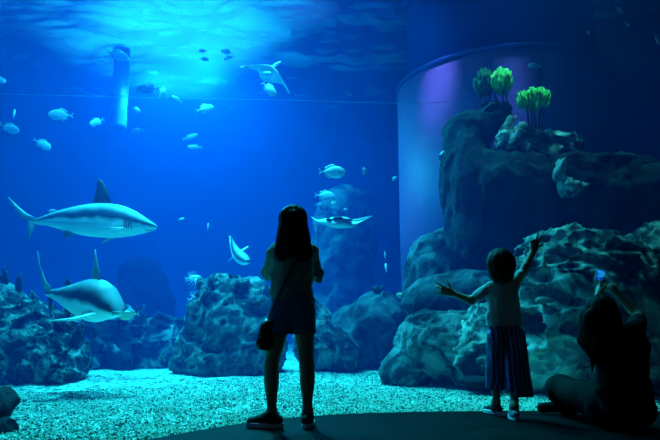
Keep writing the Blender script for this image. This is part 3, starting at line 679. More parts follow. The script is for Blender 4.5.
def pcut(G): return np.where(G[..., 0] < xm, zl-G[..., 2], zr-G[..., 2])
link('trousers', sdf_mesh('trousers', pl, .0065, disp=(pd, .018), cut=pcut), stripe_mat(), root)
m_gs = mat('pale_canvas', (0.35, 0.42, 0.45), rough=.8)
shoe_meshes(root, anL, (-.5, 1, 0), m_black, m_sole, s=.80, laces=False)
shoe_meshes(root, anR, (.1, 1, 0), m_gs, m_sole, s=.80, laces=False)

# ---------------- seated person with a phone
Y0 = 4.40
W = lambda px, py, dy=0.0: at(px, py, Y0+dy)
root = thing('person', (W(620, 420)[0], Y0, 0), 'person in dark clothes sitting on the floor with folded legs, holding a phone up high', 'person')
FS = unit((-.35, 1, .22)); hc = W(600, 311, .04); hp, g = head(hc, FS, 1.05)
shL, shR = W(601, 338, .08), W(636, 330, 0)
elL, wrL = W(592, 326, .32), W(598, 296, .42)
elR, wrR = W(639, 316, .24), W(611, 287, .36)
pel = V(W(622, 405)[0], Y0, .15)
hipL, hipR = pel+V(-.09, .05, 0), pel+V(.07, .05, 0)
knL, anL = V(at(560, 395, 4.98)[0], 4.98, .21), V(at(588, 408, 4.95)[0], 4.95, .05)
knR, anR = V(at(596, 395, 5.0)[0], 5.0, .18), V(at(560, 404, 5.1)[0], 5.10, .06)
fl = (unit((-.2, 1, 0)), 1.3)
body = hp+[C(W(612, 330, .02), hc-V(-.01, 0, .05), .052, .046, k=.02), C(W(610, 334, .03), W(628, 331), .055, .055, k=.04, flat=fl),
     C(W(612, 345, .02), W(615, 385, 0), .105, .100, k=.04, flat=fl), C(W(630, 345), W(630, 385, 0), .10, .10, k=.04, flat=fl), C(W(615, 385), pel+V(-.05, 0, 0), .10, .12, k=.05), C(W(630, 385), pel+V(.06, 0, 0), .10, .12, k=.05)]
body += limb(shL, elL, wrL, .048, .040, .028)+limb(shR, elR, wrR, .048, .042, .030)
body += limb(hipL, knL, anL, .09, .06, .035)+limb(hipR, knR, anR, .09, .06, .035)
body += [C(anL, anL+V(.16, .02, -.02), .035, .028, k=.03), C(anR, anR+V(-.14, .0, -.015), .038, .032, k=.03)]
ph = W(600, 275, .44)
body += hand(wrR, ph+V(.04, 0, -.09)-wrR, (-.9, .3, .3), side=1, curl=(28, 34, 38, 42), thumb=35)
body += hand(wrL, ph+V(-.02, 0, -.11)-wrL, (.9, .2, .3), side=-1, curl=(28, 34, 38, 42), thumb=35)
link('body', sdf_mesh('body', body, .0065), m_skin, root)
hr = [E(hc+V(0, -.015, .02), (.100, .108, .100), k=.02), C(hc+V(-.01, -.05, -.01), W(600, 345, -.03), .108, .11, k=.04, flat=((0, 1, 0), 1.15)),
      C(W(591, 318, .0), W(588, 340, .0), .078, .075, k=.03), C(W(590, 338, .0), W(594, 356, .0), .062, .035, k=.03), C(W(593, 352, .0), W(592, 372, .0), .030, .006, k=.02), C(W(611, 318, -.03), W(618, 340, -.05), .070, .055, k=.03),
      E(g(0, .085, -.035), (.062, .07, .095), R=np.stack(basis(FS), 1), k=.015, sub=True)]
link('hair', sdf_mesh('hair', hr, .006, disp=strands(0, 0, .007, 55, 13)), m_hair, root)
m_bs = mat('dark_cotton', (0.018, 0.018, 0.020), rough=.9, spec=.1, bump=.001, bscale=260)
m_bt = mat('charcoal_cotton', (0.009, 0.010, 0.012), rough=.9, spec=.1)
ss = [C(W(608, 336, .03), W(630, 332), .068, .068, k=.04, flat=(fl[0], 1.2)), C(W(611, 348, .02), W(613, 388), .122, .122, k=.04, flat=(fl[0], 1.15)), C(W(631, 345), W(632, 388), .115, .125, k=.04, flat=(fl[0], 1.15)),
      C(W(613, 388), pel+V(-.06, 0, -.01), .122, .14, k=.04), C(W(632, 388), pel+V(.09, 0, -.01), .125, .14, k=.04),
      C(shR, shR+(elR-shR)*.55, .060, .062, k=.03), C(shL, shL+(elL-shL)*.55, .060, .062, k=.03), C(shR, W(637, 350), .06, .08, k=.04)]
link('shirt', sdf_mesh('shirt', ss, .008, disp=(lambda P: .012*fbm(P*V(8, 8, 12), 3, 34), .016), zmin=.03), m_bs, root)
tr_ = [C(hipL, knL, .125, .100, k=.03), C(knL, anL+V(.02, 0, .03), .100, .075, k=.03), C(knL, knL-V(-.06, 0, .12), .10, .09, k=.03), C(knL, knR, .10, .09, k=.04), C(hipR, knR, .115, .09, k=.03), C(knR, anR+V(.02, 0, .03), .09, .065, k=.03), C(hipL+V(0, 0, -.02), hipR+V(0, 0, -.02), .13, .13, k=.04)]
link('trousers', sdf_mesh('trousers', tr_, .008, disp=folds((12, 12, 12), .008, 37), zmin=.004), m_bt, root)
link('sock', sdf_mesh('sock', [C(anR+V(.03, 0, 0), anR, .048, .048, k=.02), C(anR, anR+V(-.15, 0, -.012), .046, .040, k=.02)], .008, zmin=.003), m_bt, root)
link('sock', sdf_mesh('sock', [C(anL, anL+V(.17, .02, -.012), .044, .038, k=.02)], .008, zmin=.003), m_bt, root)
# phone
ph_o = thing('phone', tuple(ph), 'mobile phone with a lit blue screen, held up by the seated person', 'phone')
def slab(c, ux, uz, w_, h_, t_, name, m, parent, off=0.0, bev=.006):
    ux = unit(ux); uz = unit(np.asarray(uz)-ux*np.dot(uz, ux)); n_ = np.cross(ux, uz); b = MB(); out = []
    for sx, sz in ((1, 1), (-1, 1), (-1, -1), (1, -1)):
        for a in np.linspace(0, math.pi/2, 5):
            a0 = {(1, 1): 0, (-1, 1): math.pi/2, (-1, -1): math.pi, (1, -1): 1.5*math.pi}[(sx, sz)]
            out.append(c+ux*(sx*(w_/2-bev)+bev*math.cos(a0+a))+uz*(sz*(h_/2-bev)+bev*math.sin(a0+a)))
    b.rings([[q+n_*(off-t_/2) for q in out], [q+n_*(off+t_/2) for q in out]]); return link(name, b.mesh(name, False), m, parent)
ux, uz = unit((1, -.05, -.10)), unit((.25, -.35, 1))
slab(ph, ux, uz, .072, .110, .009, 'case', mat('white_phone_shell', (.6, .7, .7), rough=.4), ph_o, bev=.009)
m_scr = bpy.data.materials.new('lit_screen'); m_scr.use_nodes = True; nt = m_scr.node_tree; N = nt.nodes; L = nt.links
bb = N['Principled BSDF']; bb.inputs['Base Color'].default_value = (.01, .01, .01, 1)
tc = N.new('ShaderNodeTexCoord'); nn = N.new('ShaderNodeTexNoise'); nn.inputs['Scale'].default_value = 22; r = N.new('ShaderNodeValToRGB'); r.color_ramp.elements[0].color = (.0, .03, .30, 1); r.color_ramp.elements[1].color = (.01, .33, .95, 1); r.color_ramp.elements[0].position = .4; r.color_ramp.elements[1].position = .6
L.new(tc.outputs['Object'], nn.inputs['Vector']); L.new(nn.outputs['Fac'], r.inputs[0]); L.new(r.outputs[0], bb.inputs['Emission Color']); bb.inputs['Emission Strength'].default_value = .8
nrm = np.cross(unit(ux), unit(uz-ux*np.dot(uz, ux)))
sgn = -1 if nrm[1] > 0 else 1
slab(ph, ux, uz, .064, .084, .002, 'screen', m_scr, ph_o, off=sgn*.0056, bev=.003)
# ------------------------------------------------------------------ sharks and rays
def hide_mat(name, dark, light, zmid, zw, wob=.04, rough=.45):
    """white belly is own countershading; pale back and dark flank paint light from above"""
    m = bpy.data.materials.new(name); m.use_nodes = True; nt = m.node_tree; N = nt.nodes; L = nt.links
    b = N['Principled BSDF']; b.inputs['Roughness'].default_value = rough; b.inputs['Specular IOR Level'].default_value = .3
    at_ = N.new('ShaderNodeAttribute'); at_.attribute_name = 'belly'
    nn = N.new('ShaderNodeTexNoise'); nn.inputs['Scale'].default_value = 4; nn.inputs['Detail'].default_value = 4
    tc = N.new('ShaderNodeTexCoord'); L.new(tc.outputs['Object'], nn.inputs['Vector'])
    a1 = N.new('ShaderNodeMath'); a1.operation = 'MULTIPLY_ADD'; a1.inputs[1].default_value = .3; L.new(nn.outputs['Fac'], a1.inputs[0]); L.new(at_.outputs['Fac'], a1.inputs[2])
    r = N.new('ShaderNodeValToRGB'); r.color_ramp.elements[0].position = .60; r.color_ramp.elements[1].position = .74
    r.color_ramp.elements[0].color = (*dark, 1); r.color_ramp.elements[1].color = (*light, 1)
    e = r.color_ramp.elements.new(.26); e.color = (.26, .38, .38, 1); e = r.color_ramp.elements.new(.46); e.color = (*dark, 1)  # top light put into the colour: pale back above a dark flank
    L.new(a1.outputs[0], r.inputs[0]); L.new(r.outputs[0], b.inputs['Base Color']); return m
m_shark = hide_mat('shark_hide', (.03, .05, .07), (.9, 1.0, .95), 0, 0)
m_eyeb = mat('dark_eye', (.01, .01, .012), rough=.2, spec=.6)
m_fdark = mat('dark_fin_skin', (.03, .04, .05), rough=.6)
def resample(st, m=5):
    """smooth a list of numeric station rows"""
    return [list(r) for r in spline([tuple(s) for s in st], m)]
def lofted(name, rows, side_w, fins, mats, label, cat, eye=None, loc=None, n=20, fin_belly=0.1, tubes=None):
    """rows: (cx,cy,cz, top, bottom, width); fins: (sections, normal, dark?)"""
    b = MB(); rows = resample(rows); st = []; bel = []
    cs = [V(*r[:3]) for r in rows]
    for i, r in enumerate(rows):
        t = unit(cs[min(i+1, len(cs)-1)]-cs[max(i-1, 0)]); s = unit(np.cross(t, (0, 0, 1))); u = unit(np.cross(s, t))
        st.append((cs[i], u, s, r[3], r[4], r[5]))
    b.loft(st, n)
    for i in range(len(st)):
        for a in np.linspace(0, 2*math.pi, n, endpoint=False): bel.append(.5-.5*math.sin(a))
    for secs, nrm, dk in fins:
        b.cur = 1 if dk is True else 0
        k0 = len(b.v); b.fin(secs, nrm); bel += [fin_belly if dk in (True, False) else dk]*(len(b.v)-k0)
    if eye is not None:
        for e, r_ in eye:
            b.cur = 2; k0 = len(b.v)
            b.loft([(np.asarray(e)+V(0, 0, r_*math.cos(p)), V(0, 1, 0), V(1, 0, 0), r_*math.sin(p)+1e-5, r_*math.sin(p)+1e-5, r_*math.sin(p)+1e-5) for p in np.linspace(.05, math.pi-.05, 6)], 8); bel += [0]*(len(b.v)-k0)
    if tubes:
        b.cur = 1
        for tb in tubes: k0 = len(b.v); b.tube(tb, .006, 6); bel += [0]*(len(b.v)-k0)
    org = cs[len(cs)//2]
    me = b.mesh(name, True, org)
    at_ = me.attributes.new('belly', 'FLOAT', 'POINT'); at_.data.foreach_set('value', np.array(bel, np.float32))
    o = link(name, me, mats, label=label, cat=cat); o.location = org; return o
def pxm(Y): return Y/F*1.02
# shark 1: side view, nose to the right
Y = 8.4; s = pxm(Y); A = lambda px, py, dy=0: at(px, py, Y+dy)
def row(px, pt, pb, w, dy=0):
    c = A(px, (pt+pb)/2, dy); h = (pb-pt)/2*s; return (*c, h, h, w*s)
rows = [row(29, 219, 222.5, 1.2), row(38, 218, 224.5, 2.6), row(50, 213.5, 226.5, 6), row(66, 208.5, 231, 10), row(84, 204.5, 235.5, 14), row(102, 203, 237.5, 16), row(118, 205, 238, 16), row(132, 210.5, 236.5, 14), row(144, 217.5, 233.5, 10.5), row(153, 223, 230.5, 6.5), row(157, 226, 229, 2)]
fy = (0, 1, 0)
fins = [([(A(112, 206), A(92, 205), .07), (A(109, 193), A(94.5, 196), .05), (A(104, 183), A(97, 186), .03), (A(99.5, 178), A(97, 180), .01)], fy, True),
        ([(A(59, 211), A(49, 213.5), .03), (A(53, 209), A(48, 210.5), .01)], fy, False),
        ([(A(36, 218), A(30, 221), .05), (A(26, 213), A(22, 219), .035), (A(15, 203.5), A(13.5, 208), .025), (A(8, 196.5), A(9, 200.5), .008)], fy, False),
        ([(A(36, 222), A(28, 221), .04), (A(33, 231), A(28, 229), .025), (A(27.5, 242), A(26.5, 240), .008)], fy, False),
        ([(A(75, 233, -.02), A(62, 230, -.02), .04), (A(70, 236.5, -.05), A(64, 235, -.05), .02), (A(66, 240, -.06), A(64, 236, -.06), .01)], fy, False),
        ([(A(128, 228, -.14), A(117, 230, -.13), .06), (A(119, 228, -.32), A(110, 230, -.30), .04), (A(107, 227, -.52), A(104, 229, -.50), .012)], (0, .6, 1), .9),
        ([(A(128, 230, .14), A(117, 232, .13), .06), (A(114, 238, .35), A(107, 238, .33), .04), (A(103, 243, .5), A(101, 243, .5), .012)], (0, .3, 1), False)]
lofted('shark', rows, None, fins, [m_shark, m_fdark, m_eyeb], 'large pale-bellied shark swimming right with a tall dark dorsal fin, upper left', 'shark', eye=[(A(144, 223.5, -.135), .018)], tubes=[[A(x, 219.5, -.222+.004*(x-126)), A(x-1, 224, -.228+.004*(x-126)), A(x-.3, 228, -.215+.004*(x-126))] for x in (125, 127.2, 129.4, 131.6)]+[[A(152, 230, -.085), A(148, 231, -.125), A(145, 230.2, -.15)]], fin_belly=.02)
# shark 2: coming towards the window, head lower right
Y = 6.7; s = pxm(Y)
rows = [row(46, 291, 296, 1.5, .55), row(53, 289, 299, 3, .5), row(62, 287, 304, 7, .4), row(73, 284, 311, 12, .25), row(84, 281, 317, 17, .1), row(94, 279, 321, 19, 0), row(102, 283.5, 321.5, 18, -.1), row(109, 292.5, 320, 15, -.17), row(114.5, 301, 318, 11, -.23), row(118, 308.5, 316, 6, -.28), row(119.5, 312, 314.5, 2, -.3)]
fins = [([(A(101, 282, -.1), A(90, 283, .1), .06), (A(98.5, 268, -.05), A(92.5, 269, .1), .04), (A(96.5, 257, 0), A(94, 258, .1), .02), (A(95.5, 249, .05), A(94.5, 250, .1), .008)], (1, .4, 0), False),
        ([(A(72, 286, .25), A(64, 287, .4), .03), (A(69, 280, .3), A(66, 281, .4), .02), (A(67.5, 275, .38), A(67, 276, .4), .008)], fy, True),
        ([(A(54, 291, .5), A(46, 294, .55), .05), (A(46, 281, .55), A(42, 283, .6), .035), (A(40, 265, .6), A(38.5, 266, .65), .02), (A(38, 251, .65), A(37, 252, .68), .008)], fy, False),
        ([(A(53, 294, .5), A(46, 293, .55), .05), (A(52.5, 304, .5), A(48.5, 302, .6), .03), (A(50, 317, .5), A(49, 314, .6), .008)], fy, True),
        ([(A(96, 314, -.4), A(82, 316, -.1), .06), (A(76, 319, -.55), A(70, 319, -.35), .04), (A(51, 320.5, -.6), A(50, 321, -.5), .012)], (0, .5, 1), .7),
        ([(A(112, 312, -.5), A(112, 315, -.2), .05), (A(122, 312.5, -.45), A(121, 314.5, -.2), .03), (A(135, 312, -.35), A(135, 313.5, -.25), .01)], (0, .2, 1), False),
        ([(A(72, 310, .25), A(64, 305, .35), .03), (A(69, 318, .2), A(65, 313, .3), .01)], fy, True)]
lofted('shark', rows, None, fins, [m_shark, m_fdark, m_eyeb], 'stout shark with raised thin fins turning toward the window, above the left reef rock', 'shark', eye=[(A(108, 306, -.36), .018)], fin_belly=.02)
# small shark, nose down to the right, behind the standing person's shoulder
Y = 11.0; s = pxm(Y)
rows = [(*A(230, 236), 1.0*s, 1.2*s, .8*s), (*A(232, 243), 2.6*s, 2.6*s, 2*s), (*A(235, 250, -.05), 4.5*s, 4.5*s, 4*s), (*A(239, 256, -.15), 6*s, 6*s, 6*s), (*A(244, 260, -.3), 5.5*s, 5*s, 6*s), (*A(248, 262, -.4), 2.5*s, 2*s, 3*s)]
fins = [([(A(231, 240), A(230, 242), .04), (A(228, 235), A(227, 237), .02), (A(228, 232), A(227, 233), .008)], fy, True), ([(A(237, 252, -.1), A(234, 256, -.05), .04), (A(229, 260, -.3), A(228, 262, -.3), .01)], fy, False), ([(A(242, 252, 0), A(238, 251, .1), .04), (A(249, 246, .2), A(248, 246, .2), .008)], fy, False)]
lofted('shark', rows, None, fins, [m_shark, m_fdark, m_eyeb], 'small distant shark with its tail up, just left of the standing person\'s elbow', 'shark', eye=[(A(245, 259, -.4), .02)], fin_belly=.9)
# rays
m_ray = mat('pale_ray_skin', (.85, .98, .92), rough=.5, color2=(.7, .86, .82), nscale=6)
m_raytop = mat('dark_ray_skin', (.02, .035, .045), rough=.6)
def ray_mesh(name, secs, nrm, body, tail, label, mats, extra=None):
    b = MB(); ss = resample([(*l, *t, th) for l, t, th in secs], 4)
    b.fin([(r[:3], r[3:6], r[6]) for r in ss], nrm)
    b.tube(*tail)
    c, r, R = body; k = []
    for p in np.linspace(.05, math.pi-.05, 12):
        k.append([c+R@V(r[0]*math.cos(p), r[1]*math.sin(p)*math.cos(a), r[2]*math.sin(p)*math.sin(a)) for a in np.linspace(0, 2*math.pi, 14, endpoint=False)])
    b.rings(k)
    if extra: extra(b)
    o = link(name, b.mesh(name, True, c), mats, label=label, cat='ray'); o.location = c; return o
Y = 9.6; s = pxm(Y)
ray_mesh('ray', [(A(240, 66.5, -.1), A(241, 68.5, -.1), .01), (A(247, 65.5, -.08), A(249, 69, 0), .04), (A(256, 65, -.05), A(258, 71, .1), .07), (A(264, 64.5, 0), A(261.5, 79, .2), .12), (A(272, 66, .02), A(270, 82, .25), .14), (A(278, 72, 0), A(278, 83, .15), .10), (A(283, 80, 0), A(284, 86, .1), .05), (A(290, 93, 0), A(289, 94, .05), .01)], (0, 1, -.5),
         (A(267, 74, .05), (6*s, .05, 3*s), np.eye(3)), ([A(272, 67, .1), A(276, 64.5, .1), A(281, 61.5, .12)], [.02, .03, .008], 8), 'pale angular ray gliding with wings spread near the water surface, top centre', [m_ray])
Y = 9.0; s = pxm(Y)
def rayback(b):
    b.cur = 1; c = A(338, 218.6, -.30)
    for cc, rr in ((c, (5.5*s, .10, 2.0*s)), (A(329, 219.6, -.28), (3*s, .08, 1.2*s)), (A(347, 220, -.28), (6*s, .08, .9*s))):
        b.rings([[cc+V(rr[0]*math.cos(p), rr[1]*math.sin(p)*math.cos(a), rr[2]*math.sin(p)*math.sin(a)) for a in np.linspace(0, 2*math.pi, 12, endpoint=False)] for p in np.linspace(.05, math.pi-.05, 8)])
ray_mesh('ray', [(A(311, 216.5, 0), A(311.5, 217.5, 0), .01), (A(317, 221, -.15), A(318, 221, .15), .04), (A(324, 222, -.3), A(325, 221, .3), .09), (A(334, 224, -.4), A(334, 221.5, .4), .15), (A(344, 224.5, -.4), A(344, 221.5, .4), .15), (A(353, 225.5, -.3), A(354, 222, .3), .09), (A(361, 221.5, -.12), A(362, 221, .12), .03), (A(370, 217, 0), A(370, 217.6, 0), .008)], (0, 0, 1),
         (A(339, 222.5, 0), (14*s, .35, 4.6*s), np.eye(3)), ([A(345, 222, .3), A(358, 220, .7), A(372, 216, 1.1)], [.03, .02, .006], 8), 'flat white-bellied ray seen edge-on beside the standing person\'s head', [m_ray, m_raytop], rayback)

# ------------------------------------------------------------------ fish
def fish_mat(name, c1, c2):
    return mat(name, c1, rough=.4, spec=.4, color2=c2, nscale=5)
m_silver = fish_mat('silver_fish_scales', (.45, .60, .62), (.60, .75, .75))
m_grey = fish_mat('grey_fish_scales', (.20, .30, .34), (.28, .40, .42))
m_fin = mat('fish_fin', (.35, .5, .52), rough=.5)
m_yel = fish_mat('yellowish_fish_scales', (.60, .72, .40), (.72, .80, .48)); m_pale = fish_mat('white_fish_scales', (.8, .9, .9), (.9, .95, .95))
def fish_mesh(name, deep, fat, kind='bream'):
    b = MB(); X = [-.38, -.30, -.20, -.05, .12, .28, .40, .47, .50]; H = [.08, .13, .30, .68, .92, 1, .72, .40, .12]; H = [.10, .14, .38, .80, 1, .92, .66, .36, .10]
    rows = resample([(x, 0, 0, h*deep/2, h*deep/2, max(.12, h)*fat/2) for x, h in zip(X, H)], 3)
    b.loft([(V(*r[:3]), V(0, 0, 1), V(0, 1, 0), r[3], r[4], r[5]) for r in rows], 16)
    b.cur = 1; n = (0, 1, 0)
    b.fin([(V(-.34, 0, .03), V(-.40, 0, .0), .03), (V(-.43, 0, .08), V(-.46, 0, .04), .02), (V(-.48, 0, .13), V(-.49, 0, .11), .006)], n)
    b.fin([(V(-.34, 0, -.03), V(-.40, 0, .0), .03), (V(-.43, 0, -.08), V(-.46, 0, -.04), .02), (V(-.48, 0, -.13), V(-.49, 0, -.11), .006)], n)
    b.fin([(V(.18, 0, deep*.42), V(-.24, 0, deep*.18), .025), (V(.08, 0, deep*.60), V(-.26, 0, deep*.30), .012), (V(0, 0, deep*.66), V(-.26, 0, deep*.38), .005)], n)
    b.fin([(V(-.02, 0, -deep*.42), V(-.24, 0, -deep*.18), .025), (V(-.08, 0, -deep*.58), V(-.26, 0, -deep*.32), .006)], n)
    for q in (-1, 1): b.fin([(V(.22, q*fat*.42, -.02), V(.20, q*fat*.42, -.07), .02), (V(.08, q*(fat*.42+.06), -.08), V(.06, q*(fat*.42+.06), -.11), .006)], (0, 1, .4))
    if kind == 'fan':   # long trailing wing-like fin rays
        for q in (-1, 1):
            for i in range(6):
                a = math.radians(-75+i*24); b.tube([V(.2, q*fat*.4, 0), V(.2-.25*math.cos(a), q*(fat*.5+.12), .28*math.sin(a)-.05), V(.15-.62*math.cos(a), q*(fat*.5+.16), .55*math.sin(a)-.16)], [.022, .018, .005], 6)
        for i in range(6): b.tube([V(.25-.08*i, 0, deep*.4), V(.16-.09*i, 0, deep*.4+.30)], [.014, .004], 5)
    b.cur = 2
    for q in (-1, 1):
        e = V(.37, q*fat*.27, deep*.10); b.loft([(e+V(0, 0, .022*math.cos(p)), V(0, 1, 0), V(1, 0, 0), .022*math.sin(p), .022*math.sin(p), .022*math.sin(p)) for p in np.linspace(.05, math.pi-.05, 6)], 8)
    return b.mesh(name)
fm = {}
for kd, (dp, ft, kk, mb) in dict(bream=(.46, .20, 'b', m_silver), grey=(.44, .2, 'b', m_grey), slim=(.30, .16, 'b', m_silver), fan=(.30, .18, 'fan', m_pale), yellow=(.46, .2, 'b', m_yel), white=(.42, .2, 'b', m_pale)).items():
    me = fish_mesh('fish_'+kd, dp, ft, kk)
    for q in (mb, m_fin if kd not in ('fan', 'white') else m_pale, m_eyeb): me.materials.append(q)
    fm[kd] = me
def fish(kd, px, py, Y, length, nose, pitch, yaw, label, group=None, name='fish'):
    """nose: 0 = to the right, 180 = to the left; pitch: nose up in degrees; yaw: turned from side-on"""
    if group == G1: Y = Y+1.0
    o = bpy.data.objects.new(name, fm[kd]); col.objects.link(o); c = at(px, py, Y); s_ = length*pxm(Y)
    o.location = c; o.scale = (s_, s_, s_); o.rotation_mode = 'XYZ'
    o.rotation_euler = (0, -math.radians(pitch), math.radians(nose+yaw)); o['label'] = label; o['category'] = 'fish'
    if group: o['group'] = group
    return o
G1 = 'small fish scattered in the upper left water'; G2 = 'fish above the flat ray'; G3 = 'tiny fish in the dark upper right water'
for a in [
    ('bream', 117, 55, 10.5, 24, 0, -18, 10, 'plump fish just under the ripples, top left, nose down to the right', G1),
    ('bream', 102, 61, 11, 13, 180, -30, 20, 'small blurred fish touching the left side of the plump fish under the ripples', G1),
    ('grey', 148, 89, 10.5, 24, 180, -4, 8, 'dim grey fish facing left beneath the left glow at the surface', G1),
    ('fan', 163, 91, 9.5, 13, 60, 40, 40, 'small bright fish with streaming fins at the tail of the dim grey fish', G1),
    ('slim', 177, 99, 10, 13, 180, 28, 15, 'thin tilted fish just right of the small bright fish with streaming fins', G1),
    ('bream', 205, 109, 9.5, 20, 0, 20, 25, 'brightest silver fish, nose up to the right, under the wide surface glow', G1),
    ('bream', 61, 115, 9.5, 25, 180, 0, 8, 'oval fish swimming left in dark blue water near the left, tail to the right', G1),
    ('bream', 9, 128, 9.5, 20, 0, -20, 15, 'oval fish pointing down to the right at the left edge, above the big shark\'s tail', G1),
    ('bream', 97, 122, 9.5, 16, 180, -35, 35, 'short fish with nose down to the left, left of the hanging post', G1),
    ('bream', 42, 144, 9.5, 19, 0, -28, 20, 'fish sloping down to the right, lowest of the left-hand group', G1),
    ('slim', 14, 114, 10, 12, 90, 75, 10, 'thin fish standing upright, directly above the oval fish at the left edge', G1),
    ('bream', 0, 80, 9.5, 13, 0, 10, 60, 'fish half cut by the left edge of the view, high up', G1),
    ('bream', 136, 110, 10, 13, 60, 0, 15, 'round end-on fish just right of the hanging post', G1),
    ('grey', 137, 131, 10.8, 13, 180, -8, 0, 'faintest fish, level with the foot of the hanging post', G1),
    ('slim', 190, 137, 10.5, 16, 0, 22, 10, 'slim fish, nose up, uppermost of the two below the brightest silver fish', G1),
    ('slim', 195, 147, 10.5, 15, 180, 0, 10, 'slim level fish, lower of the two below the brightest silver fish', G1),
    ('bream', 227, 52, 10.5, 13, 180, 5, 15, 'hazy fish right of the surface glow, upper one of a close pair', G1),
    ('slim', 229, 58, 10.5, 12, 180, -25, 10, 'hazy fish right of the surface glow, lower one of a close pair', G1),
    ('bream', 240, 78, 10.5, 7, 60, 0, 0, 'tiny round fish just below the ray\'s left wing tip', G1),
    ('grey', 203, 51, 10.5, 9, 180, 0, 10, 'tiny dark fish against the surface glow, upper of two', G1),
    ('grey', 204, 59, 10.5, 10, 0, -5, 10, 'tiny dark fish against the surface glow, lower of two', G1),
    ('bream', 269, 89, 9.4, 20, 0, -45, 10, 'oval pale fish diving just beneath the ray near the surface'),
    ('bream', 332, 172, 9.0, 28, 0, 0, 8, 'largest oval silver fish, swimming right above the flat ray', G2),
    ('bream', 325, 196, 10.5, 22, 0, -4, 10, 'hazier oval fish between the largest silver fish and the flat ray', G2),
    ('bream', 364, 171, 10, 16, 60, -5, 10, 'round fish seen nearly end-on, right of the largest silver fish', G2),
    ('grey', 319, 205, 11, 9, 0, 0, 10, 'tiny blurred fish above the left wing of the flat ray', G2),
    ('white', 333, 202.5, 9, 6, 0, 12, 10, 'tiny bright fish directly above the flat ray\'s back', G2),
    ('white', 346, 209, 9, 5, 180, 0, 10, 'tiniest bright fish, just above the flat ray on its right', G2),
    ('white', 394, 179, 9.5, 8, 0, 45, 20, 'small pale fish at the left edge of the round column'),
    ('slim', 208, 227, 10, 10, 90, 65, 10, 'thin upright fish between the big shark\'s nose and the standing person'),
    ('slim', 181, 219, 10.5, 7, 0, 15, 10, 'tiny faint fish just right of the big shark\'s nose'),
    ('fan', 193, 278, 9.0, 16, 0, 8, 15, 'pale fish with long drooping fin rays, upper of the two at the peaked rock'),
    ('fan', 196, 298, 8.9, 17, 0, 15, 25, 'pale fish with long drooping fin rays, lower of the two at the peaked rock'),
    ('yellow', 129, 315, 7.9, 20, 180, -8, 8, 'yellowish fish at the tip of the stout shark\'s fin'),
    ('white', 386, 268, 9.5, 10, 90, 70, 10, 'small pale fish pointing up, above the domed rock near the round column'),
    ('slim', 385, 256, 10.2, 10, 90, 80, 0, 'thin dim upright fish over the small pale fish near the round column'),
    ('yellow', 402, 296, 9.2, 12, 180, 8, 10, 'bright turquoise fish at the top right of the domed rock'),
    ('white', 442, 159, 8.0, 22, 60, 58, -15, 'white fish nosing up behind the left flank of the tower rock'),
    ('white', 535, 66, 9.6, 16, 180, 0, 10, 'pale fish alone in dark water above the lone green plant'),
    ('grey', 619, 10, 9, 12, 0, -40, 10, 'blue fish near the top right corner, nose down', G3),
    ('slim', 627, 24, 9, 7, 0, -50, 10, 'faint speck of a fish below the blue fish in the top right corner', G3),
    ('white', 588, 32, 9, 6, 0, -60, 10, 'tiny pale fish in the dark, left of the blue fish in the top right corner', G3),
    ('white', 657, 38, 8.5, 14, 0, -60, 25, 'turquoise-white fish cut by the right edge of the view', G3),
]: fish(*a)

# ------------------------------------------------------------------ sea plants and the hanging post
m_green = mat('vivid_green_frond', (.04, .42, .06), rough=.6, color2=(.30, 1.0, .18), nscale=14)
m_dgreen = mat('dark_green_frond', (.02, .10, .03), rough=.7, color2=(.05, .22, .05), nscale=25)
m_stem = mat('brown_stem', (.05, .05, .04), rough=.8)
def frond_plant(px, pyb, pyt, Y, wpx, hpx, nst, label, m, seed):
    rnd = random.Random(seed); base = at(px, pyb, Y); s_ = pxm(Y); root = thing('sea_plant', tuple(base), label, 'sea plant', 'bushy green sea plants on the tower rock')
    b = MB(); topz = at(px, pyt+hpx, Y)[2]; tips = []
    for i in range(nst):
        x = (i-(nst-1)/2)/max(1, nst-1)*wpx*.5*s_; t = V(base[0]+x, base[1]+rnd.uniform(-.08, .08), topz+.02); tips.append(t)
        b.tube([V(base[0]+x*.6, base[1]+rnd.uniform(-.05, .05), base[2]-.08), (V(base[0]+x*.8, base[1], (base[2]+topz)/2)+t)/2, t, t+V(0, 0, hpx*s_*.4)], .013, 6)
    link('stem', b.mesh('stem'), m_stem, root)
    b = MB(); cz = topz; W_ = wpx/2*s_; H = hpx*s_
    for i in range(190):
        a = rnd.uniform(0, 2*math.pi); r = math.sqrt(rnd.uniform(0, 1)); u, v = r*math.cos(a), r*math.sin(a)
        lvl = rnd.choice((0, 0, 1, 1, 1)); z0 = cz+H*(.02+.15*r if lvl == 0 else .30+.10*rnd.random())
        zt = z0+H*rnd.uniform(.35, .55)*(1.1-.25*r) if lvl == 0 else cz+H*(.70+.26*(1-r*r))*rnd.uniform(.86, 1.12)
        p0 = V(base[0]+u*W_*.70, base[1]+v*W_*.70, z0); p2 = V(base[0]+u*W_*.98+rnd.uniform(-.015, .015), base[1]+v*W_*.98, zt)
        b.tube([p0, (p0+p2)/2+V(u*.025, v*.025, 0), p2], [.007, .017, .012], 5)
    link('fronds', b.mesh('fronds'), m, root)
frond_plant(485.5, 112, 67, 8.75, 21, 31, 3, 'dark green bushy sea plant, left one of the close pair on the tower rock', m_dgreen, 1)
frond_plant(503, 112, 66, 8.6, 22, 30, 3, 'bright green bushy sea plant, right one of the close pair on the tower rock', m_green, 2)
frond_plant(536, 134, 87, 8.6, 34, 24, 5, 'wide bright green sea plant standing alone on a thicket of stems', m_green, 3)
m_whip = mat('dark_coral', (.02, .035, .05), rough=.8, bump=.004, bscale=60)
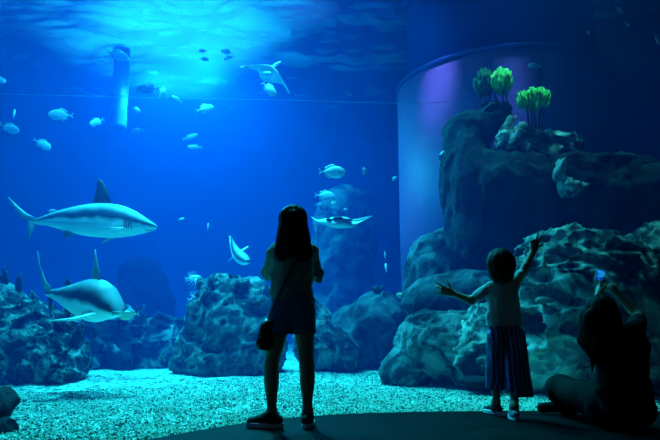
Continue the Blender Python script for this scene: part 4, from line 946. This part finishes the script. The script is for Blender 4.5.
def whips(px, py, Y, rays, label, rad=.018, cat='coral', name='finger_coral'):
    b = MB(); o_ = at(px, py, Y); rnd = random.Random(int(px*7+py))
    for dx, dy, ln in rays:
        p0 = at(px+dx*.15, py+2, Y); p2 = at(px+dx, py-ln, Y+rnd.uniform(-.05, .05)); p1 = at(px+dx*.75, py-ln*.45, Y)
        b.tube([p0, p1, (p1+p2)/2+V(0, 0, .0), p2], [rad, rad*.9, rad*.9, rad*.45], 8)
    o = link(name, b.mesh(name, True, o_), m_whip, label=label, cat=cat); o.location = o_; return o
whips(5, 286, 8.0, [(-5, 0, 14), (-1, 0, 20), (1.5, 0, 16), (3, 0, 9)], 'dark upright finger coral on the smooth boulder at the left edge', .022)
whips(18, 290, 8.0, [(-2, 0, 8), (0, 0, 14), (3.5, 0, 17), (4.5, 0, 10)], 'dark finger coral with spread prongs, right one of the pair at the left edge', .022)
whips(210, 300, 8.9, [(-3, 0, 14), (-1, 0, 24), (1.5, 0, 20), (3, 0, 26), (-5, 0, 6), (5, 0, 14)], 'dark finger coral clinging to the upper left corner of the peaked rock', .035)
whips(377, 291, 10.1, [(-5, 0, 4), (-2, 0, 5), (1, 0, 5), (4, 0, 4), (7, 0, 6)], 'short dark coral stubs along the top of the domed rock', .03)
whips(140, 318, 10.2, [(-7, 0, 4), (-3, 0, 12), (2, 0, 7), (6, 0, 4), (4, 0, 14)], 'pale-lit branching coral on the low hazy reef', .03)
b = MB(); c = at(118, 128, 14.3); s_ = pxm(14.3); rs = []
for i, z in enumerate(np.linspace(c[2], WZ, 30)):
    rs.append([V(c[0], c[1], z)+V(math.cos(t), math.sin(t), 0)*(.20+.02*float(vnoise(V(math.cos(t)*2, math.sin(t)*2, z*3)[None], 3)[0])) for t in np.linspace(0, 2*math.pi, 20, endpoint=False)])
b.rings(rs)
o = link('hanging_post', b.mesh('hanging_post', True, c), mat('weathered_post', (.015, .035, .04), rough=.9, color2=(.05, .09, .10), nscale=4, bump=.01, bscale=20), label='mottled pale post hanging down from the water surface on the left', cat='post'); o.location = c

b = MB(); c = at(350, 102, 10.0); pts = [at(-60, 92, 10), at(120, 97, 10), at(282, 100, 10), at(350, 102, 10), at(420, 103.5, 9.9), at(480, 98, 9.8), at(560, 90, 9.6), at(662, 80, 9.4)]
b.tube(spline([tuple(p) for p in pts], 4), .004, 6)
o = link('cable', b.mesh('cable', True, c), mat('pale_nylon_cable', (.12, .2, .24), rough=.6), label='thin cable stretched across the tank, passing in front of the round column', cat='cable'); o.location = c
